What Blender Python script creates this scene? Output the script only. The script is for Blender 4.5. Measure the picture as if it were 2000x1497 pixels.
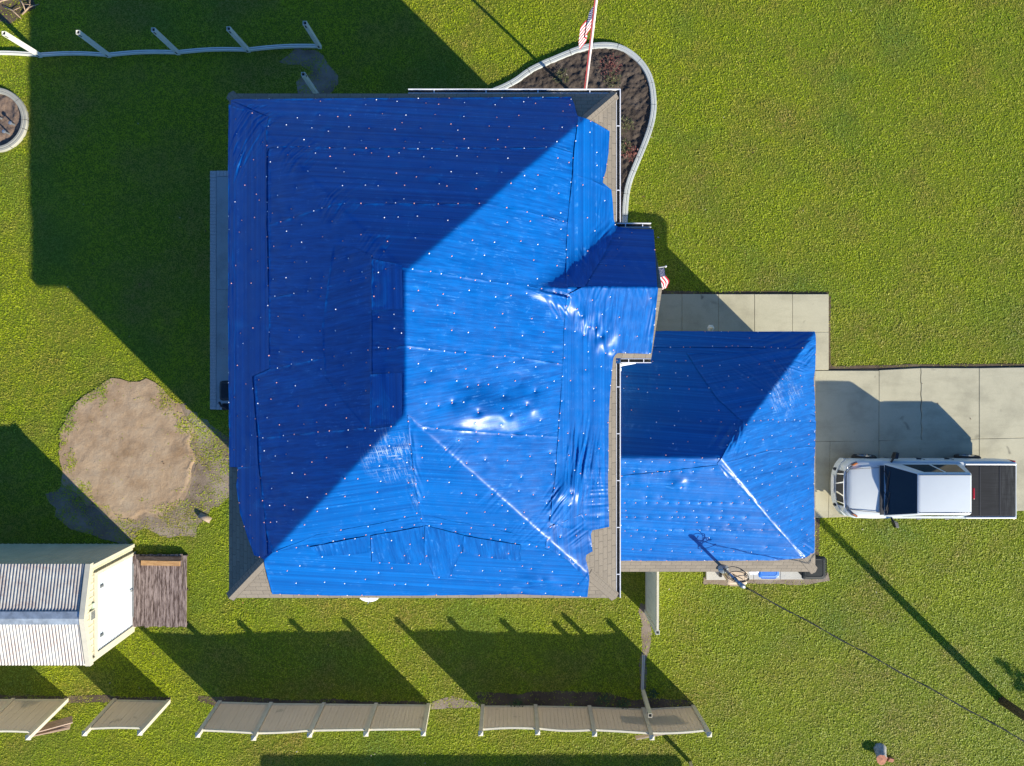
import bpy, math, random
import numpy as np
from mathutils import Vector
random.seed(7); RNG = np.random.default_rng(11)
scene = bpy.context.scene
for o in list(bpy.data.objects): bpy.data.objects.remove(o)
C = scene.collection
# ------------------------------------------------------------------ camera, light, exposure
H, F, GX, GY = 23.6, 1333.3, 980.0, 700.0       # camera height, focal length and nadir in photograph pixels
GS = F / H
cam = bpy.data.objects.new('camera', bpy.data.cameras.new('camera'))
cam.data.sensor_width = 36.0; cam.data.lens = 36.0 * F / 2000
cam.data.shift_x = (1000 - GX) / 2000; cam.data.shift_y = -(748.5 - GY) / 2000
cam.data.clip_start = 0.5; cam.data.clip_end = 2000
cam.location = (0, 0, H); C.objects.link(cam); scene.camera = cam
SUN_EL, SUN_AZ = math.radians(23.8), math.radians(134.7)   # azimuth clockwise from +Y
world = bpy.data.worlds.new('World'); scene.world = world; world.use_nodes = True
wn = world.node_tree.nodes; bg = wn['Background']
sky = wn.new('ShaderNodeTexSky'); sky.sky_type = 'NISHITA'; sky.sun_disc = False
sky.ozone_density = 4.0; sky.dust_density = 0.3; sky.sun_elevation = SUN_EL; sky.sun_rotation = SUN_AZ
tint = wn.new('ShaderNodeMix'); tint.data_type = 'RGBA'; tint.blend_type = 'MULTIPLY'; tint.inputs[0].default_value = 1.0; tint.inputs[7].default_value = (0.62, 0.96, 1.34, 1)
world.node_tree.links.new(sky.outputs[0], tint.inputs[6]); world.node_tree.links.new(tint.outputs[2], bg.inputs[0]); bg.inputs[1].default_value = 0.082
sl = bpy.data.lights.new('sun', 'SUN'); sl.energy = 5.0; sl.angle = math.radians(0.5); sl.color = (1.0, 0.93, 0.80)
sun = bpy.data.objects.new('sun', sl); C.objects.link(sun); sun.location = (30, -30, 40)
SD = Vector((math.sin(SUN_AZ) * math.cos(SUN_EL), math.cos(SUN_AZ) * math.cos(SUN_EL), math.sin(SUN_EL)))
sun.rotation_euler = (-SD).to_track_quat('-Z', 'Y').to_euler()
scene.view_settings.view_transform = 'Standard'; scene.view_settings.look = 'None'
scene.view_settings.exposure = 0.95; scene.view_settings.gamma = 1.0

# ------------------------------------------------------------------ helpers
def P(px, py, z=0.0):
    r = (H - z) / F
    return Vector(((px - GX) * r, (GY - py) * r, z))
def PG(pts, z=0.0): return [P(a, b, z) for a, b in pts]

def origin_of(o):
    v = Vector((0, 0, 0))
    while o is not None: v += o.location; o = o.parent
    return v
class MB:
    def __init__(s): s.v = []; s.f = []; s.m = []; s.uv = []
    def face(s, pts, mi=0, uv=None):
        b = len(s.v); s.v += [tuple(p) for p in pts]; s.f.append(tuple(range(b, b + len(pts)))); s.m.append(mi); s.uv.append(uv)
    def poly(s, vs, fs, mi=0):
        b = len(s.v); s.v += [tuple(p) for p in vs]
        for f in fs: s.f.append(tuple(i + b for i in f)); s.m.append(mi); s.uv.append(None)
        return s
    def box(s, c, d, mi=0, rz=0.0, ax=None):
        cx, cy, cz = c; x, y, z = d[0] / 2, d[1] / 2, d[2] / 2
        vs = []
        for k in (-1, 1):
            for a, b in ((-1, -1), (1, -1), (1, 1), (-1, 1)):
                X, Y = a * x, b * y
                vs.append((cx + X * math.cos(rz) - Y * math.sin(rz), cy + X * math.sin(rz) + Y * math.cos(rz), cz + k * z))
        return s.poly(vs, [(3, 2, 1, 0), (4, 5, 6, 7), (0, 1, 5, 4), (1, 2, 6, 5), (2, 3, 7, 6), (3, 0, 4, 7)], mi)
    def hexa(s, b, t, mi=0):
        return s.poly(list(b) + list(t), [(3, 2, 1, 0), (4, 5, 6, 7), (0, 1, 5, 4), (1, 2, 6, 5), (2, 3, 7, 6), (3, 0, 4, 7)], mi)
    def prism(s, pts, z0, z1, mi=0):
        n = len(pts); a = sum(pts[i][0] * pts[(i + 1) % n][1] - pts[(i + 1) % n][0] * pts[i][1] for i in range(n))
        if a < 0: pts = pts[::-1]
        vs = [(p[0], p[1], z0) for p in pts] + [(p[0], p[1], z1) for p in pts]
        return s.poly(vs, [tuple(range(n - 1, -1, -1)), tuple(range(n, 2 * n))] + [(i, (i + 1) % n, n + (i + 1) % n, n + i) for i in range(n)], mi)
    def tube(s, path, r, seg=8, mi=0, cap=True, closed=False):
        path = [Vector(p) for p in path]; n = len(path); vs = []; fs = []
        rr = r if isinstance(r, (list, tuple)) else [r] * n
        up = Vector((0.123, 0.2, 1)).normalized()
        for i in range(n):
            t = (path[min(i + 1, n - 1)] - path[max(i - 1, 0)]).normalized()
            a = t.cross(up)
            if a.length < 0.05: a = t.cross(Vector((1, 0, 0)))
            a.normalize(); b = t.cross(a)
            for k in range(seg):
                w = 2 * math.pi * k / seg
                vs.append(path[i] + (a * math.cos(w) + b * math.sin(w)) * rr[i])
        for i in range(n - 1):
            for k in range(seg):
                k2 = (k + 1) % seg
                fs.append((i * seg + k, i * seg + k2, (i + 1) * seg + k2, (i + 1) * seg + k))
        if cap: fs += [tuple(range(seg - 1, -1, -1)), tuple((n - 1) * seg + k for k in range(seg))]
        return s.poly(vs, fs, mi)
    def lathe(s, c, prof, seg=24, mi=0, a0=0, a1=2 * math.pi):
        vs = []; fs = []; n = len(prof)
        for k in range(seg):
            w = a0 + (a1 - a0) * k / seg
            vs += [(c[0] + r * math.cos(w), c[1] + r * math.sin(w), c[2] + z) for r, z in prof]
        for k in range(seg):
            k2 = (k + 1) % seg
            for i in range(n - 1): fs.append((k * n + i, k2 * n + i, k2 * n + i + 1, k * n + i + 1))
        return s.poly(vs, fs, mi)
    def sweep(s, path, prof, mi=0, closed=False):
        """sweep a closed (offset, height) profile along a plan path, mitred"""
        n = len(path); m = len(prof); vs = []; fs = []
        path = [Vector(p) for p in path]
        for i in range(n):
            a = path[i] - path[i - 1] if (i > 0 or closed) else path[1] - path[0]
            b = path[(i + 1) % n] - path[i] if (i < n - 1 or closed) else path[i] - path[i - 1]
            a = Vector((a.x, a.y, 0)).normalized(); b = Vector((b.x, b.y, 0)).normalized()
            t = (a + b).normalized(); nn = Vector((t.y, -t.x, 0)); k = 1 / max(0.5, nn.dot(Vector((a.y, -a.x, 0))))
            for o, z in prof: vs.append(path[i] + nn * (o * k) + Vector((0, 0, z)))
        for i in range(n if closed else n - 1):
            j = (i + 1) % n
            for k in range(m):
                k2 = (k + 1) % m; fs.append((i * m + k, i * m + k2, j * m + k2, j * m + k))
        if not closed: fs += [tuple(range(m - 1, -1, -1)), tuple((n - 1) * m + k for k in range(m))]
        return s.poly(vs, fs, mi)
    def build(s, name, mats, parent=None, smooth=False, bevel=0, origin=None):
        v = np.array(s.v, dtype=np.float64)
        o = bpy.data.objects.new(name, bpy.data.meshes.new(name))
        if parent is not None: org = np.array(origin_of(parent)); o.parent = parent
        else:
            org = np.array([(v[:, 0].min() + v[:, 0].max()) / 2, (v[:, 1].min() + v[:, 1].max()) / 2, v[:, 2].min()]) if origin is None else np.array(origin)
            o.location = org
        me = o.data; me.from_pydata((v - org).tolist(), [], s.f)
        for m in (mats if isinstance(mats, (list, tuple)) else [mats]): me.materials.append(m)
        me.polygons.foreach_set('material_index', s.m)
        if any(u is not None for u in s.uv):
            ul = me.uv_layers.new(name='uv')
            for p, u in zip(me.polygons, s.uv):
                if u is not None:
                    for li, w in zip(p.loop_indices, u): ul.data[li].uv = w
        if smooth: me.polygons.foreach_set('use_smooth', [True] * len(me.polygons))
        me.update(); C.objects.link(o)
        if bevel:
            b = o.modifiers.new('bevel', 'BEVEL'); b.width = bevel; b.segments = 2; b.limit_method = 'ANGLE'; b.angle_limit = math.radians(35)
        return o
def raw_mesh(name, V, Fc, mat, parent=None, smooth=True, origin=(0, 0, 0)):
    """V (n,3) array, Fc (m,k) array"""
    o = bpy.data.objects.new(name, bpy.data.meshes.new(name)); me = o.data
    if parent is not None: o.parent = parent; org = np.array(origin_of(parent))
    else: org = np.array(origin, dtype=float); o.location = origin
    V = np.asarray(V, dtype=np.float32) - org.astype(np.float32); Fc = np.asarray(Fc, dtype=np.int32); k = Fc.shape[1]
    me.vertices.add(len(V)); me.vertices.foreach_set('co', V.ravel())
    me.loops.add(Fc.size); me.loops.foreach_set('vertex_index', Fc.ravel())
    me.polygons.add(len(Fc)); me.polygons.foreach_set('loop_start', np.arange(0, Fc.size, k, dtype=np.int32))
    me.polygons.foreach_set('loop_total', np.full(len(Fc), k, dtype=np.int32))
    me.polygons.foreach_set('use_smooth', np.full(len(Fc), smooth, dtype=bool))
    me.materials.append(mat); me.update(calc_edges=True); me.validate(); C.objects.link(o)
    return o
def tag(o, label, cat, group=None, kind=None):
    o['label'] = label; o['category'] = cat
    if group: o['group'] = group
    if kind: o['kind'] = kind
    return o
def struct(o): o['kind'] = 'structure'; return o
def stuff(o): o['kind'] = 'stuff'; return o
def thing(name, label, cat, loc, group=None):
    o = bpy.data.objects.new(name, None); o.empty_display_size = 0.2; C.objects.link(o); o.location = loc
    return tag(o, label, cat, group)
def copy_tree(o, parent=None):
    c = o.copy(); C.objects.link(c)
    if parent is not None: c.parent = parent
    for ch in [k for k in bpy.data.objects if k.parent == o and k != c]: copy_tree(ch, c)
    return c

# value noise on arrays
_T = RNG.random((256, 256))
def vn(x, y):
    x = np.asarray(x, float); y = np.asarray(y, float)
    xi = np.floor(x).astype(int); yi = np.floor(y).astype(int); fx = x - xi; fy = y - yi
    fx = fx * fx * (3 - 2 * fx); fy = fy * fy * (3 - 2 * fy)
    a = _T[xi & 255, yi & 255]; b = _T[(xi + 1) & 255, yi & 255]; c = _T[xi & 255, (yi + 1) & 255]; d = _T[(xi + 1) & 255, (yi + 1) & 255]
    return (a * (1 - fx) + b * fx) * (1 - fy) + (c * (1 - fx) + d * fx) * fy - 0.5
def fbm(x, y, n=4):
    t = 0; a = 1.0
    for i in range(n): t = t + a * vn(x + 17.3 * i, y + 9.1 * i); x = x * 2.03; y = y * 2.03; a *= 0.5
    return t
def inpoly(x, y, poly):
    r = np.zeros(np.shape(x), bool); n = len(poly); j = n - 1
    for i in range(n):
        xi, yi = poly[i][0], poly[i][1]; xj, yj = poly[j][0], poly[j][1]
        if yi != yj: r ^= ((yi > y) != (yj > y)) & (x < (xj - xi) * (y - yi) / (yj - yi) + xi)
        j = i
    return r
def polydist(x, y, poly, closed=True):
    best = np.full(np.shape(x), 1e9); bx = np.array(x, float); by = np.array(y, float); n = len(poly)
    for i in range(n if closed else n - 1):
        ax, ay = poly[i][0], poly[i][1]; cx, cy = poly[(i + 1) % n][0], poly[(i + 1) % n][1]
        dx, dy = cx - ax, cy - ay; L = dx * dx + dy * dy + 1e-12
        t = np.clip(((x - ax) * dx + (y - ay) * dy) / L, 0, 1); qx = ax + t * dx; qy = ay + t * dy
        d = np.hypot(x - qx, y - qy); m = d < best
        best = np.where(m, d, best); bx = np.where(m, qx, bx); by = np.where(m, qy, by)
    return best, bx, by
def wobble(poly, amp, step=0.25, sc=1.7, closed=True, seed=0.0):
    """resample a plan polygon and roughen it"""
    out = []; n = len(poly)
    for i in range(n if closed else n - 1):
        a = Vector(poly[i]); b = Vector(poly[(i + 1) % n]); k = max(1, int((b - a).length / step))
        for q in range(k):
            p = a.lerp(b, q / k)
            out.append((p.x + amp * 2 * float(fbm(p.x * sc + seed, p.y * sc, 3)), p.y + amp * 2 * float(fbm(p.x * sc + 40, p.y * sc + seed, 3)), p.z if len(p) > 2 else 0))
    if not closed: out.append(tuple(poly[-1]))
    return out
def smooth_path(pts, it=2, closed=False):
    pts = [Vector(p) for p in pts]
    for _ in range(it):
        q = [] if closed else [pts[0]]
        n = len(pts)
        for i in range(n if closed else n - 1):
            a, b = pts[i], pts[(i + 1) % n]; q += [a.lerp(b, .25), a.lerp(b, .75)]
        if not closed: q.append(pts[-1])
        pts = q
    return pts

# ------------------------------------------------------------------ materials
MATS = {}
class NT:
    def __init__(s, name):
        s.m = bpy.data.materials.new(name); s.m.use_nodes = True; s.t = s.m.node_tree
        s.b = s.t.nodes['Principled BSDF']; s._pos = None
    def n(s, typ, **kw):
        x = s.t.nodes.new('ShaderNode' + typ)
        for k, v in kw.items(): setattr(x, k, v)
        return x
    def l(s, a, b): s.t.links.new(a, b)
    def pos(s):
        if s._pos is None: s._pos = s.n('NewGeometry').outputs['Position']
        return s._pos
    def mapped(s, src=None, scale=(1, 1, 1), rz=0.0):
        a = s.n('Mapping'); a.inputs['Scale'].default_value = scale; a.inputs['Rotation'].default_value = (0, 0, 0)
        src = src or s.pos()
        if rz:
            r = s.n('VectorRotate', rotation_type='Z_AXIS'); r.inputs['Angle'].default_value = rz; s.l(src, r.inputs['Vector']); src = r.outputs[0]
        s.l(src, a.inputs['Vector']); return a.outputs[0]
    def noise(s, scale=5, detail=4, rough=0.55, vec=None, dist=0.0):
        x = s.n('TexNoise'); x.inputs['Scale'].default_value = scale; x.inputs['Detail'].default_value = detail
        x.inputs['Roughness'].default_value = rough; x.inputs['Distortion'].default_value = dist
        s.l(vec or s.pos(), x.inputs['Vector']); return x.outputs['Fac']
    def ramp(s, fac, stops):
        x = s.n('ValToRGB'); e = x.color_ramp.elements
        while len(e) < len(stops): e.new(0.5)
        for el, (p, c) in zip(e, stops): el.position = p; el.color = (*c, 1) if len(c) == 3 else c
        s.l(fac, x.inputs[0]); return x.outputs['Color']
    def mix(s, fac, a, b, mode='MIX'):
        x = s.n('Mix', data_type='RGBA', blend_type=mode)
        for i, w in ((0, fac), (6, a), (7, b)):
            if isinstance(w, (int, float)): x.inputs[i].default_value = w
            elif isinstance(w, tuple): x.inputs[i].default_value = (*w, 1)
            else: s.l(w, x.inputs[i])
        return x.outputs[2]
    def math(s, op, a, b=0.0, c=None):
        x = s.n('Math', operation=op)
        for i, w in enumerate((a, b) if c is None else (a, b, c)):
            if isinstance(w, (int, float)): x.inputs[i].default_value = w
            else: s.l(w, x.inputs[i])
        return x.outputs[0]
    def bump(s, h, strength=0.3, dist=0.02, prev=None):
        x = s.n('Bump'); x.inputs['Strength'].default_value = strength; x.inputs['Distance'].default_value = dist
        s.l(h, x.inputs['Height'])
        if prev: s.l(prev, x.inputs['Normal'])
        return x.outputs[0]
    def out(s, col=None, rough=0.7, normal=None, metal=0.0, spec=0.5):
        if col is not None:
            if isinstance(col, tuple): s.b.inputs['Base Color'].default_value = (*col, 1)
            else: s.l(col, s.b.inputs['Base Color'])
        if isinstance(rough, (int, float)): s.b.inputs['Roughness'].default_value = rough
        else: s.l(rough, s.b.inputs['Roughness'])
        if normal is not None: s.l(normal, s.b.inputs['Normal'])
        s.b.inputs['Metallic'].default_value = metal; s.b.inputs['Specular IOR Level'].default_value = spec
        return s.m
def simple(name, col, rough=0.6, var=0.15, scale=4.0, metal=0.0, spec=0.5, bump=0.0, bscale=60):
    if name in MATS: return MATS[name]
    t = NT(name); f = t.noise(scale, 5, 0.6)
    d = tuple(c * (1 - var) for c in col); u = tuple(min(1, c * (1 + var)) for c in col)
    c = t.ramp(f, [(0.3, d), (0.7, u)])
    nrm = t.bump(t.noise(bscale, 3), bump, 0.01) if bump else None
    MATS[name] = t.out(c, rough, nrm, metal, spec); return MATS[name]

M_white = simple('white_vinyl', (0.68, 0.67, 0.57), 0.45, 0.06)
M_gutter = simple('gutter_white', (0.78, 0.78, 0.78), 0.4, 0.06)
M_cream = simple('cream_paint', (0.62, 0.56, 0.36), 0.55, 0.06)
M_black = simple('black_plastic', (0.012, 0.013, 0.014), 0.45, 0.3)
M_tyre = simple('tyre_rubber', (0.014, 0.014, 0.014), 0.8, 0.3)
M_dark = simple('dark_debris', (0.03, 0.028, 0.022), 0.9, 0.5, 20)
M_chrome = simple('chrome', (0.65, 0.66, 0.67), 0.12, 0.05, metal=1.0)
M_steel = simple('galvanised_steel', (0.36, 0.38, 0.38), 0.4, 0.15, 8, metal=0.7)
M_red = simple('red_lens', (0.35, 0.01, 0.015), 0.2, 0.1)
M_glass = simple('dark_glass', (0.006, 0.012, 0.018), 0.05, 0.2, spec=0.6)
M_paint = simple('truck_paint', (0.54, 0.57, 0.56), 0.22, 0.02, 1.5)
M_fence_tan = None
def concrete(name, col, stain=0.35, seed=0.0, spots=0.0):
    t = NT(name); p = t.mapped(scale=(1, 1, 1)); a = t.noise(0.9 + seed, 6, 0.62); b = t.noise(14, 5, 0.7); c3 = t.noise(130, 2, 0.6)
    base = t.ramp(a, [(0.3, tuple(c * (1 - stain) for c in col)), (0.5, col), (0.75, tuple(c * 1.12 for c in col))])
    base = t.mix(t.math('MULTIPLY', b, 0.35), base, tuple(c * 0.55 for c in col)); base = t.mix(0.22, base, t.ramp(c3, [(0.3, (0.05, 0.05, 0.045)), (0.7, tuple(c * 1.4 for c in col))]))
    if spots:      # oil drips, tyre grime and slab-to-slab weathering
        d = t.noise(2.1, 2, 0.4, None, 0.6); g = t.noise(0.7, 6, 0.7, t.mapped(scale=(0.5, 2.2, 1)))
        base = t.mix(t.ramp(d, [(0.70, (0, 0, 0)), (0.80, (spots,) * 3)]), base, (0.07, 0.065, 0.05)); base = t.mix(t.ramp(g, [(0.50, (0, 0, 0)), (0.72, (0.55 * spots,) * 3)]), base, tuple(k * 0.45 for k in col))
    return t.out(base, 0.85, t.bump(c3, 0.25, 0.006), spec=0.3)
M_conc = concrete('concrete', (0.485, 0.445, 0.30), 0.3, 0.0, 0.7)
M_curb = concrete('edging_concrete', (0.45, 0.47, 0.44), 0.25, 0.0, 0.5)
M_curb2 = concrete('weathered_edging_concrete', (0.34, 0.33, 0.27), 0.4)
def wood(name, dark, light, sx=8, sy=1.2, rz=0.0):
    t = NT(name); v = t.mapped(scale=(sx, sy, 3), rz=rz); a = t.noise(3, 6, 0.65, v); b = t.noise(11, 5, 0.7, v); k = t.noise(2.2, 3)
    c = t.mix(t.math('MULTIPLY', k, 0.45), t.ramp(a, [(0.42, dark), (0.58, light)]), tuple(d * 0.5 for d in dark)); c = t.mix(0.35, c, t.ramp(b, [(0.35, dark), (0.7, light)]))
    return t.out(c, 0.85, t.bump(b, 0.4, 0.006), spec=0.2)
M_deck = wood('weathered_boards', (0.030, 0.012, 0.008), (0.42, 0.33, 0.29), 9, 0.9)
M_plank = wood('new_plank', (0.34, 0.18, 0.07), (0.55, 0.34, 0.16), 1, 9)
M_plankd = wood('grey_plank', (0.03, 0.02, 0.015), (0.10, 0.075, 0.06), 1, 9)
M_pole = wood('pole_wood', (0.07, 0.045, 0.028), (0.20, 0.15, 0.10), 9, 9)
t = NT('fence_boards'); v = t.mapped(scale=(30, 1.0, 0.8)); a = t.noise(2.0, 5, 0.7, v); b = t.noise(0.7, 3); a2 = t.noise(1.3, 4, 0.7)
c = t.ramp(a, [(0.3, (0.59, 0.52, 0.42)), (0.7, (0.76, 0.68, 0.56))]); c = t.mix(t.math('MULTIPLY', b, 0.4), c, (0.42, 0.36, 0.27)); c = t.mix(t.math('MULTIPLY', t.math('GREATER_THAN', a2, 0.66), 0.35), c, (0.28, 0.24, 0.17))
M_fboard = t.out(c, 0.6, spec=0.3)
def translucent(t, col, f):
    tr = t.n('BsdfTranslucent'); mx = t.n('MixShader'); mx.inputs[0].default_value = f
    if isinstance(col, tuple): tr.inputs['Color'].default_value = (*col, 1)
    else: t.l(col, tr.inputs['Color'])
    t.l(t.b.outputs[0], mx.inputs[1]); t.l(tr.outputs[0], mx.inputs[2]); t.l(mx.outputs[0], t.t.nodes['Material Output'].inputs['Surface'])
translucent(t, c, 0.42)      # thin vinyl boards let some sun through
M_fpost = simple('tan_fence_post', (0.60, 0.53, 0.40), 0.5, 0.1, 5)
M_fcap = simple('cream_post_cap', (0.58, 0.53, 0.39), 0.45, 0.08, 5)
def shingles():
    t = NT('shingles'); uv = t.n('UVMap'); uv.uv_map = 'uv'
    br = t.n('TexBrick'); br.offset = 0.5; br.inputs['Scale'].default_value = 1.0; br.inputs['Brick Width'].default_value = 0.31; br.inputs['Row Height'].default_value = 0.145
    br.inputs['Mortar Size'].default_value = 0.008; br.inputs['Mortar Smooth'].default_value = 0.2; br.inputs['Bias'].default_value = -0.1
    br.inputs['Color1'].default_value = (0.26, 0.215, 0.16, 1); br.inputs['Color2'].default_value = (0.175, 0.145, 0.11, 1); br.inputs['Mortar'].default_value = (0.055, 0.048, 0.04, 1)
    t.l(uv.outputs[0], br.inputs['Vector'])
    n1 = t.noise(55, 4, 0.7); n2 = t.noise(1.4, 5, 0.6)
    c = t.mix(0.45, br.outputs['Color'], t.ramp(n1, [(0.3, (0.10, 0.085, 0.065)), (0.7, (0.34, 0.295, 0.23))])); c = t.mix(t.math('MULTIPLY', n2, 0.45), c, (0.11, 0.095, 0.075))
    # each course lifts towards its lower edge
    sp = t.n('SeparateXYZ'); t.l(uv.outputs[0], sp.inputs[0]); saw = t.math('FRACT', t.math('DIVIDE', sp.outputs[1], 0.145))
    h = t.math('SUBTRACT', t.math('MULTIPLY', t.math('SUBTRACT', 1.0, saw), 0.6), t.math('MULTIPLY', br.outputs['Fac'], 0.5))
    nb = t.bump(h, 0.5, 0.012); nb = t.bump(n1, 0.35, 0.006, nb)
    return t.out(c, 0.9, nb, spec=0.25)
M_shingle = shingles()
def tarp_mat(name, rz, base=(0.0, 0.078, 0.315), light=(0.0, 0.122, 0.42), rough=0.36, streaks=()):
    t = NT(name); v = t.mapped(scale=(0.035, 6, 1), rz=rz); v2 = t.mapped(scale=(0.07, 17, 3), rz=rz); v3 = t.mapped(scale=(40, 0.8, 1), rz=rz)
    a = t.noise(1.6, 3, 0.6, v); b = t.noise(1.5, 2, 0.6, v2); w = t.noise(1.0, 3, 0.6, v3); g = t.noise(0.45, 3); sc = t.noise(2.6, 6, 0.75, None, 1.2)
    c = t.mix(t.ramp(t.math('ADD', t.math('MULTIPLY', a, 0.6), t.math('MULTIPLY', b, 0.5)), [(0.42, (0, 0, 0)), (0.68, (1, 1, 1))]), tuple(k * 0.88 for k in base), tuple(k * 1.06 for k in light)); c = t.mix(t.math('MULTIPLY', g, 0.4), c, tuple(k * 0.8 for k in base))
    c = t.mix(t.math('MULTIPLY', t.ramp(sc, [(0.55, (0, 0, 0)), (0.68, (0.5, 0.5, 0.5))]), t.ramp(b, [(0.5, (0, 0, 0)), (0.62, (1, 1, 1))])), c, (0.10, 0.30, 0.62))     # scuffs where the coating is worn
    for (wx, wy, rx, ry, ang, amt) in streaks:      # pale streaks laid over scratched and crinkled spots
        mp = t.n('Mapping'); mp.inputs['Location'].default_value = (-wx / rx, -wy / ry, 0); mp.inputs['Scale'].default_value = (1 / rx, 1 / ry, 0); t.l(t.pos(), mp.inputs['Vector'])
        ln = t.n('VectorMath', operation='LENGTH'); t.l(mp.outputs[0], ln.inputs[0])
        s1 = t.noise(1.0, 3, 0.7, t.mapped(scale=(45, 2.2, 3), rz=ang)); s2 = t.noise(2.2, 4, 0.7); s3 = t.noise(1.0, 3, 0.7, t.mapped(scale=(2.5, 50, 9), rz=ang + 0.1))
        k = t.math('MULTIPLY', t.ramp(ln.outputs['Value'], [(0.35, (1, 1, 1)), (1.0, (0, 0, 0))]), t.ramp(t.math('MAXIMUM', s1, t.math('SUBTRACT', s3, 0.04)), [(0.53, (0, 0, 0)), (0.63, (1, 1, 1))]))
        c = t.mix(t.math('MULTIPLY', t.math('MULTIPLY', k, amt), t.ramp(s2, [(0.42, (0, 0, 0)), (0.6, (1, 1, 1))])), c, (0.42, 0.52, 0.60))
    h = t.math('ADD', t.math('ADD', t.math('MULTIPLY', a, 0.5), b), t.math('MULTIPLY', w, 0.3))
    nb = t.bump(h, 0.15, 0.010); nb = t.bump(t.noise(70, 2, 0.6), 0.10, 0.004, nb)
    r = t.ramp(t.noise(3.0, 4, 0.6), [(0.3, (rough - .07,) * 3), (0.7, (rough + .1,) * 3)])
    return t.out(c, r, nb, spec=0.30)
def _streak(px, py, z, rx, ry, ang, amt):
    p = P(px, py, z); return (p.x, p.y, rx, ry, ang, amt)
STREAKS_H = [_streak(765, 890, 8.1, .85, .75, math.radians(-12), 1.0), _streak(812, 950, 7.6, .25, .7, math.radians(-12), .9), _streak(1540, 770, 3.6, .75, .9, math.radians(-30), .8)]
M_tarp_h = tarp_mat('blue_tarp', math.radians(4)); M_tarp_w = tarp_mat('blue_tarp_west', math.radians(-9), streaks=STREAKS_H); M_tarp_v = tarp_mat('blue_tarp_lengthwise', math.radians(90))
M_tarp_p = tarp_mat('blue_tarp_patch', math.radians(84), (0.0, 0.070, 0.29), (0.0, 0.110, 0.39))
M_siding = simple('wall_siding', (0.55, 0.52, 0.44), 0.6, 0.08, 3)
GRASS_N = 1700000
# ------------------------------------------------------------------ ground, paving, beds
def ground_mat():
    t = NT('lawn_soil'); a = t.noise(0.35, 5, 0.6); b = t.noise(25, 4, 0.7)
    c = t.ramp(a, [(0.3, (0.10, 0.14, 0.010)), (0.6, (0.145, 0.18, 0.014)), (0.8, (0.18, 0.17, 0.035))])
    c = t.mix(0.5, c, t.ramp(b, [(0.3, (0.05, 0.065, 0.008)), (0.75, (0.20, 0.24, 0.025))]))
    return t.out(c, 0.95, t.bump(b, 0.6, 0.03), spec=0.1)
g = MB(); g.face([(-600, -600, 0), (600, -600, 0), (600, 600, 0), (-600, 600, 0)]); struct(g.build('ground', ground_mat(), origin=(0, 0, 0)))

def dirt_mat(name, d, m, l, chips=0.2):
    t = NT(name); a = t.noise(1.1, 6, 0.62); b = t.noise(16, 6, 0.72); k = t.noise(90, 2)
    c = t.ramp(a, [(0.32, d), (0.5, m), (0.68, l)]); c = t.mix(t.math('MULTIPLY', b, 0.35), c, d); c = t.mix(chips, c, t.ramp(k, [(0.35, d), (0.65, l)]))
    return t.out(c, 0.95, t.bump(b, 0.55, 0.03, t.bump(k, 0.3, 0.008)), spec=0.1)
M_sand = dirt_mat('sand', (0.24, 0.155, 0.085), (0.37, 0.265, 0.165), (0.45, 0.35, 0.235))
M_dirt = dirt_mat('dry_dirt', (0.13, 0.092, 0.06), (0.25, 0.195, 0.14), (0.36, 0.30, 0.23))
M_dirt_d = dirt_mat('dark_dirt', (0.05, 0.036, 0.024), (0.11, 0.08, 0.052), (0.19, 0.145, 0.095))
M_mulch = dirt_mat('mulch', (0.014, 0.010, 0.008), (0.055, 0.042, 0.033), (0.15, 0.12, 0.095), 0.55)
def patch(name, pts, mat, z, relief=0.0, wob=0.15, res=0.06, sc=2.5, rim=None):
    """an irregular ground patch as a relief grid clipped to its outline"""
    poly = wobble(PG(pts), wob)
    xs = np.array([p[0] for p in poly]); ys = np.array([p[1] for p in poly])
    X, Y = np.meshgrid(np.arange(xs.min() - res, xs.max() + res, res), np.arange(ys.min() - res, ys.max() + res, res))
    V, Fc = clip_grid(X, Y, poly)
    d, _, _ = polydist(V[:, 0], V[:, 1], poly)
    zz = z + relief * (fbm(V[:, 0] * sc, V[:, 1] * sc, 5) * 0.9 + 0.25) * np.clip(d / 0.25, 0, 1)
    if rim is not None: zz = zz + rim(V[:, 0], V[:, 1], d)
    o = raw_mesh(name, np.column_stack([V[:, 0], V[:, 1], zz]), Fc, mat, None, True, (float(xs.mean()), float(ys.mean()), 0)); return o, poly
def clip_grid(X, Y, poly):
    ny, nx = X.shape; ins = inpoly(X, Y, poly); f = ins[:-1, :-1] | ins[1:, :-1] | ins[:-1, 1:] | ins[1:, 1:]
    idx = np.arange(ny * nx).reshape(ny, nx)
    Q = np.stack([idx[:-1, :-1][f], idx[:-1, 1:][f], idx[1:, 1:][f], idx[1:, :-1][f]], 1)
    used, inv = np.unique(Q.ravel(), return_inverse=True); Q = inv.reshape(Q.shape)
    x = X.ravel()[used].copy(); y = Y.ravel()[used].copy(); o = ~ins.ravel()[used]
    if o.any():
        _, bx, by = polydist(x[o], y[o], poly); x[o] = bx; y[o] = by
    return np.column_stack([x, y]), Q
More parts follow.
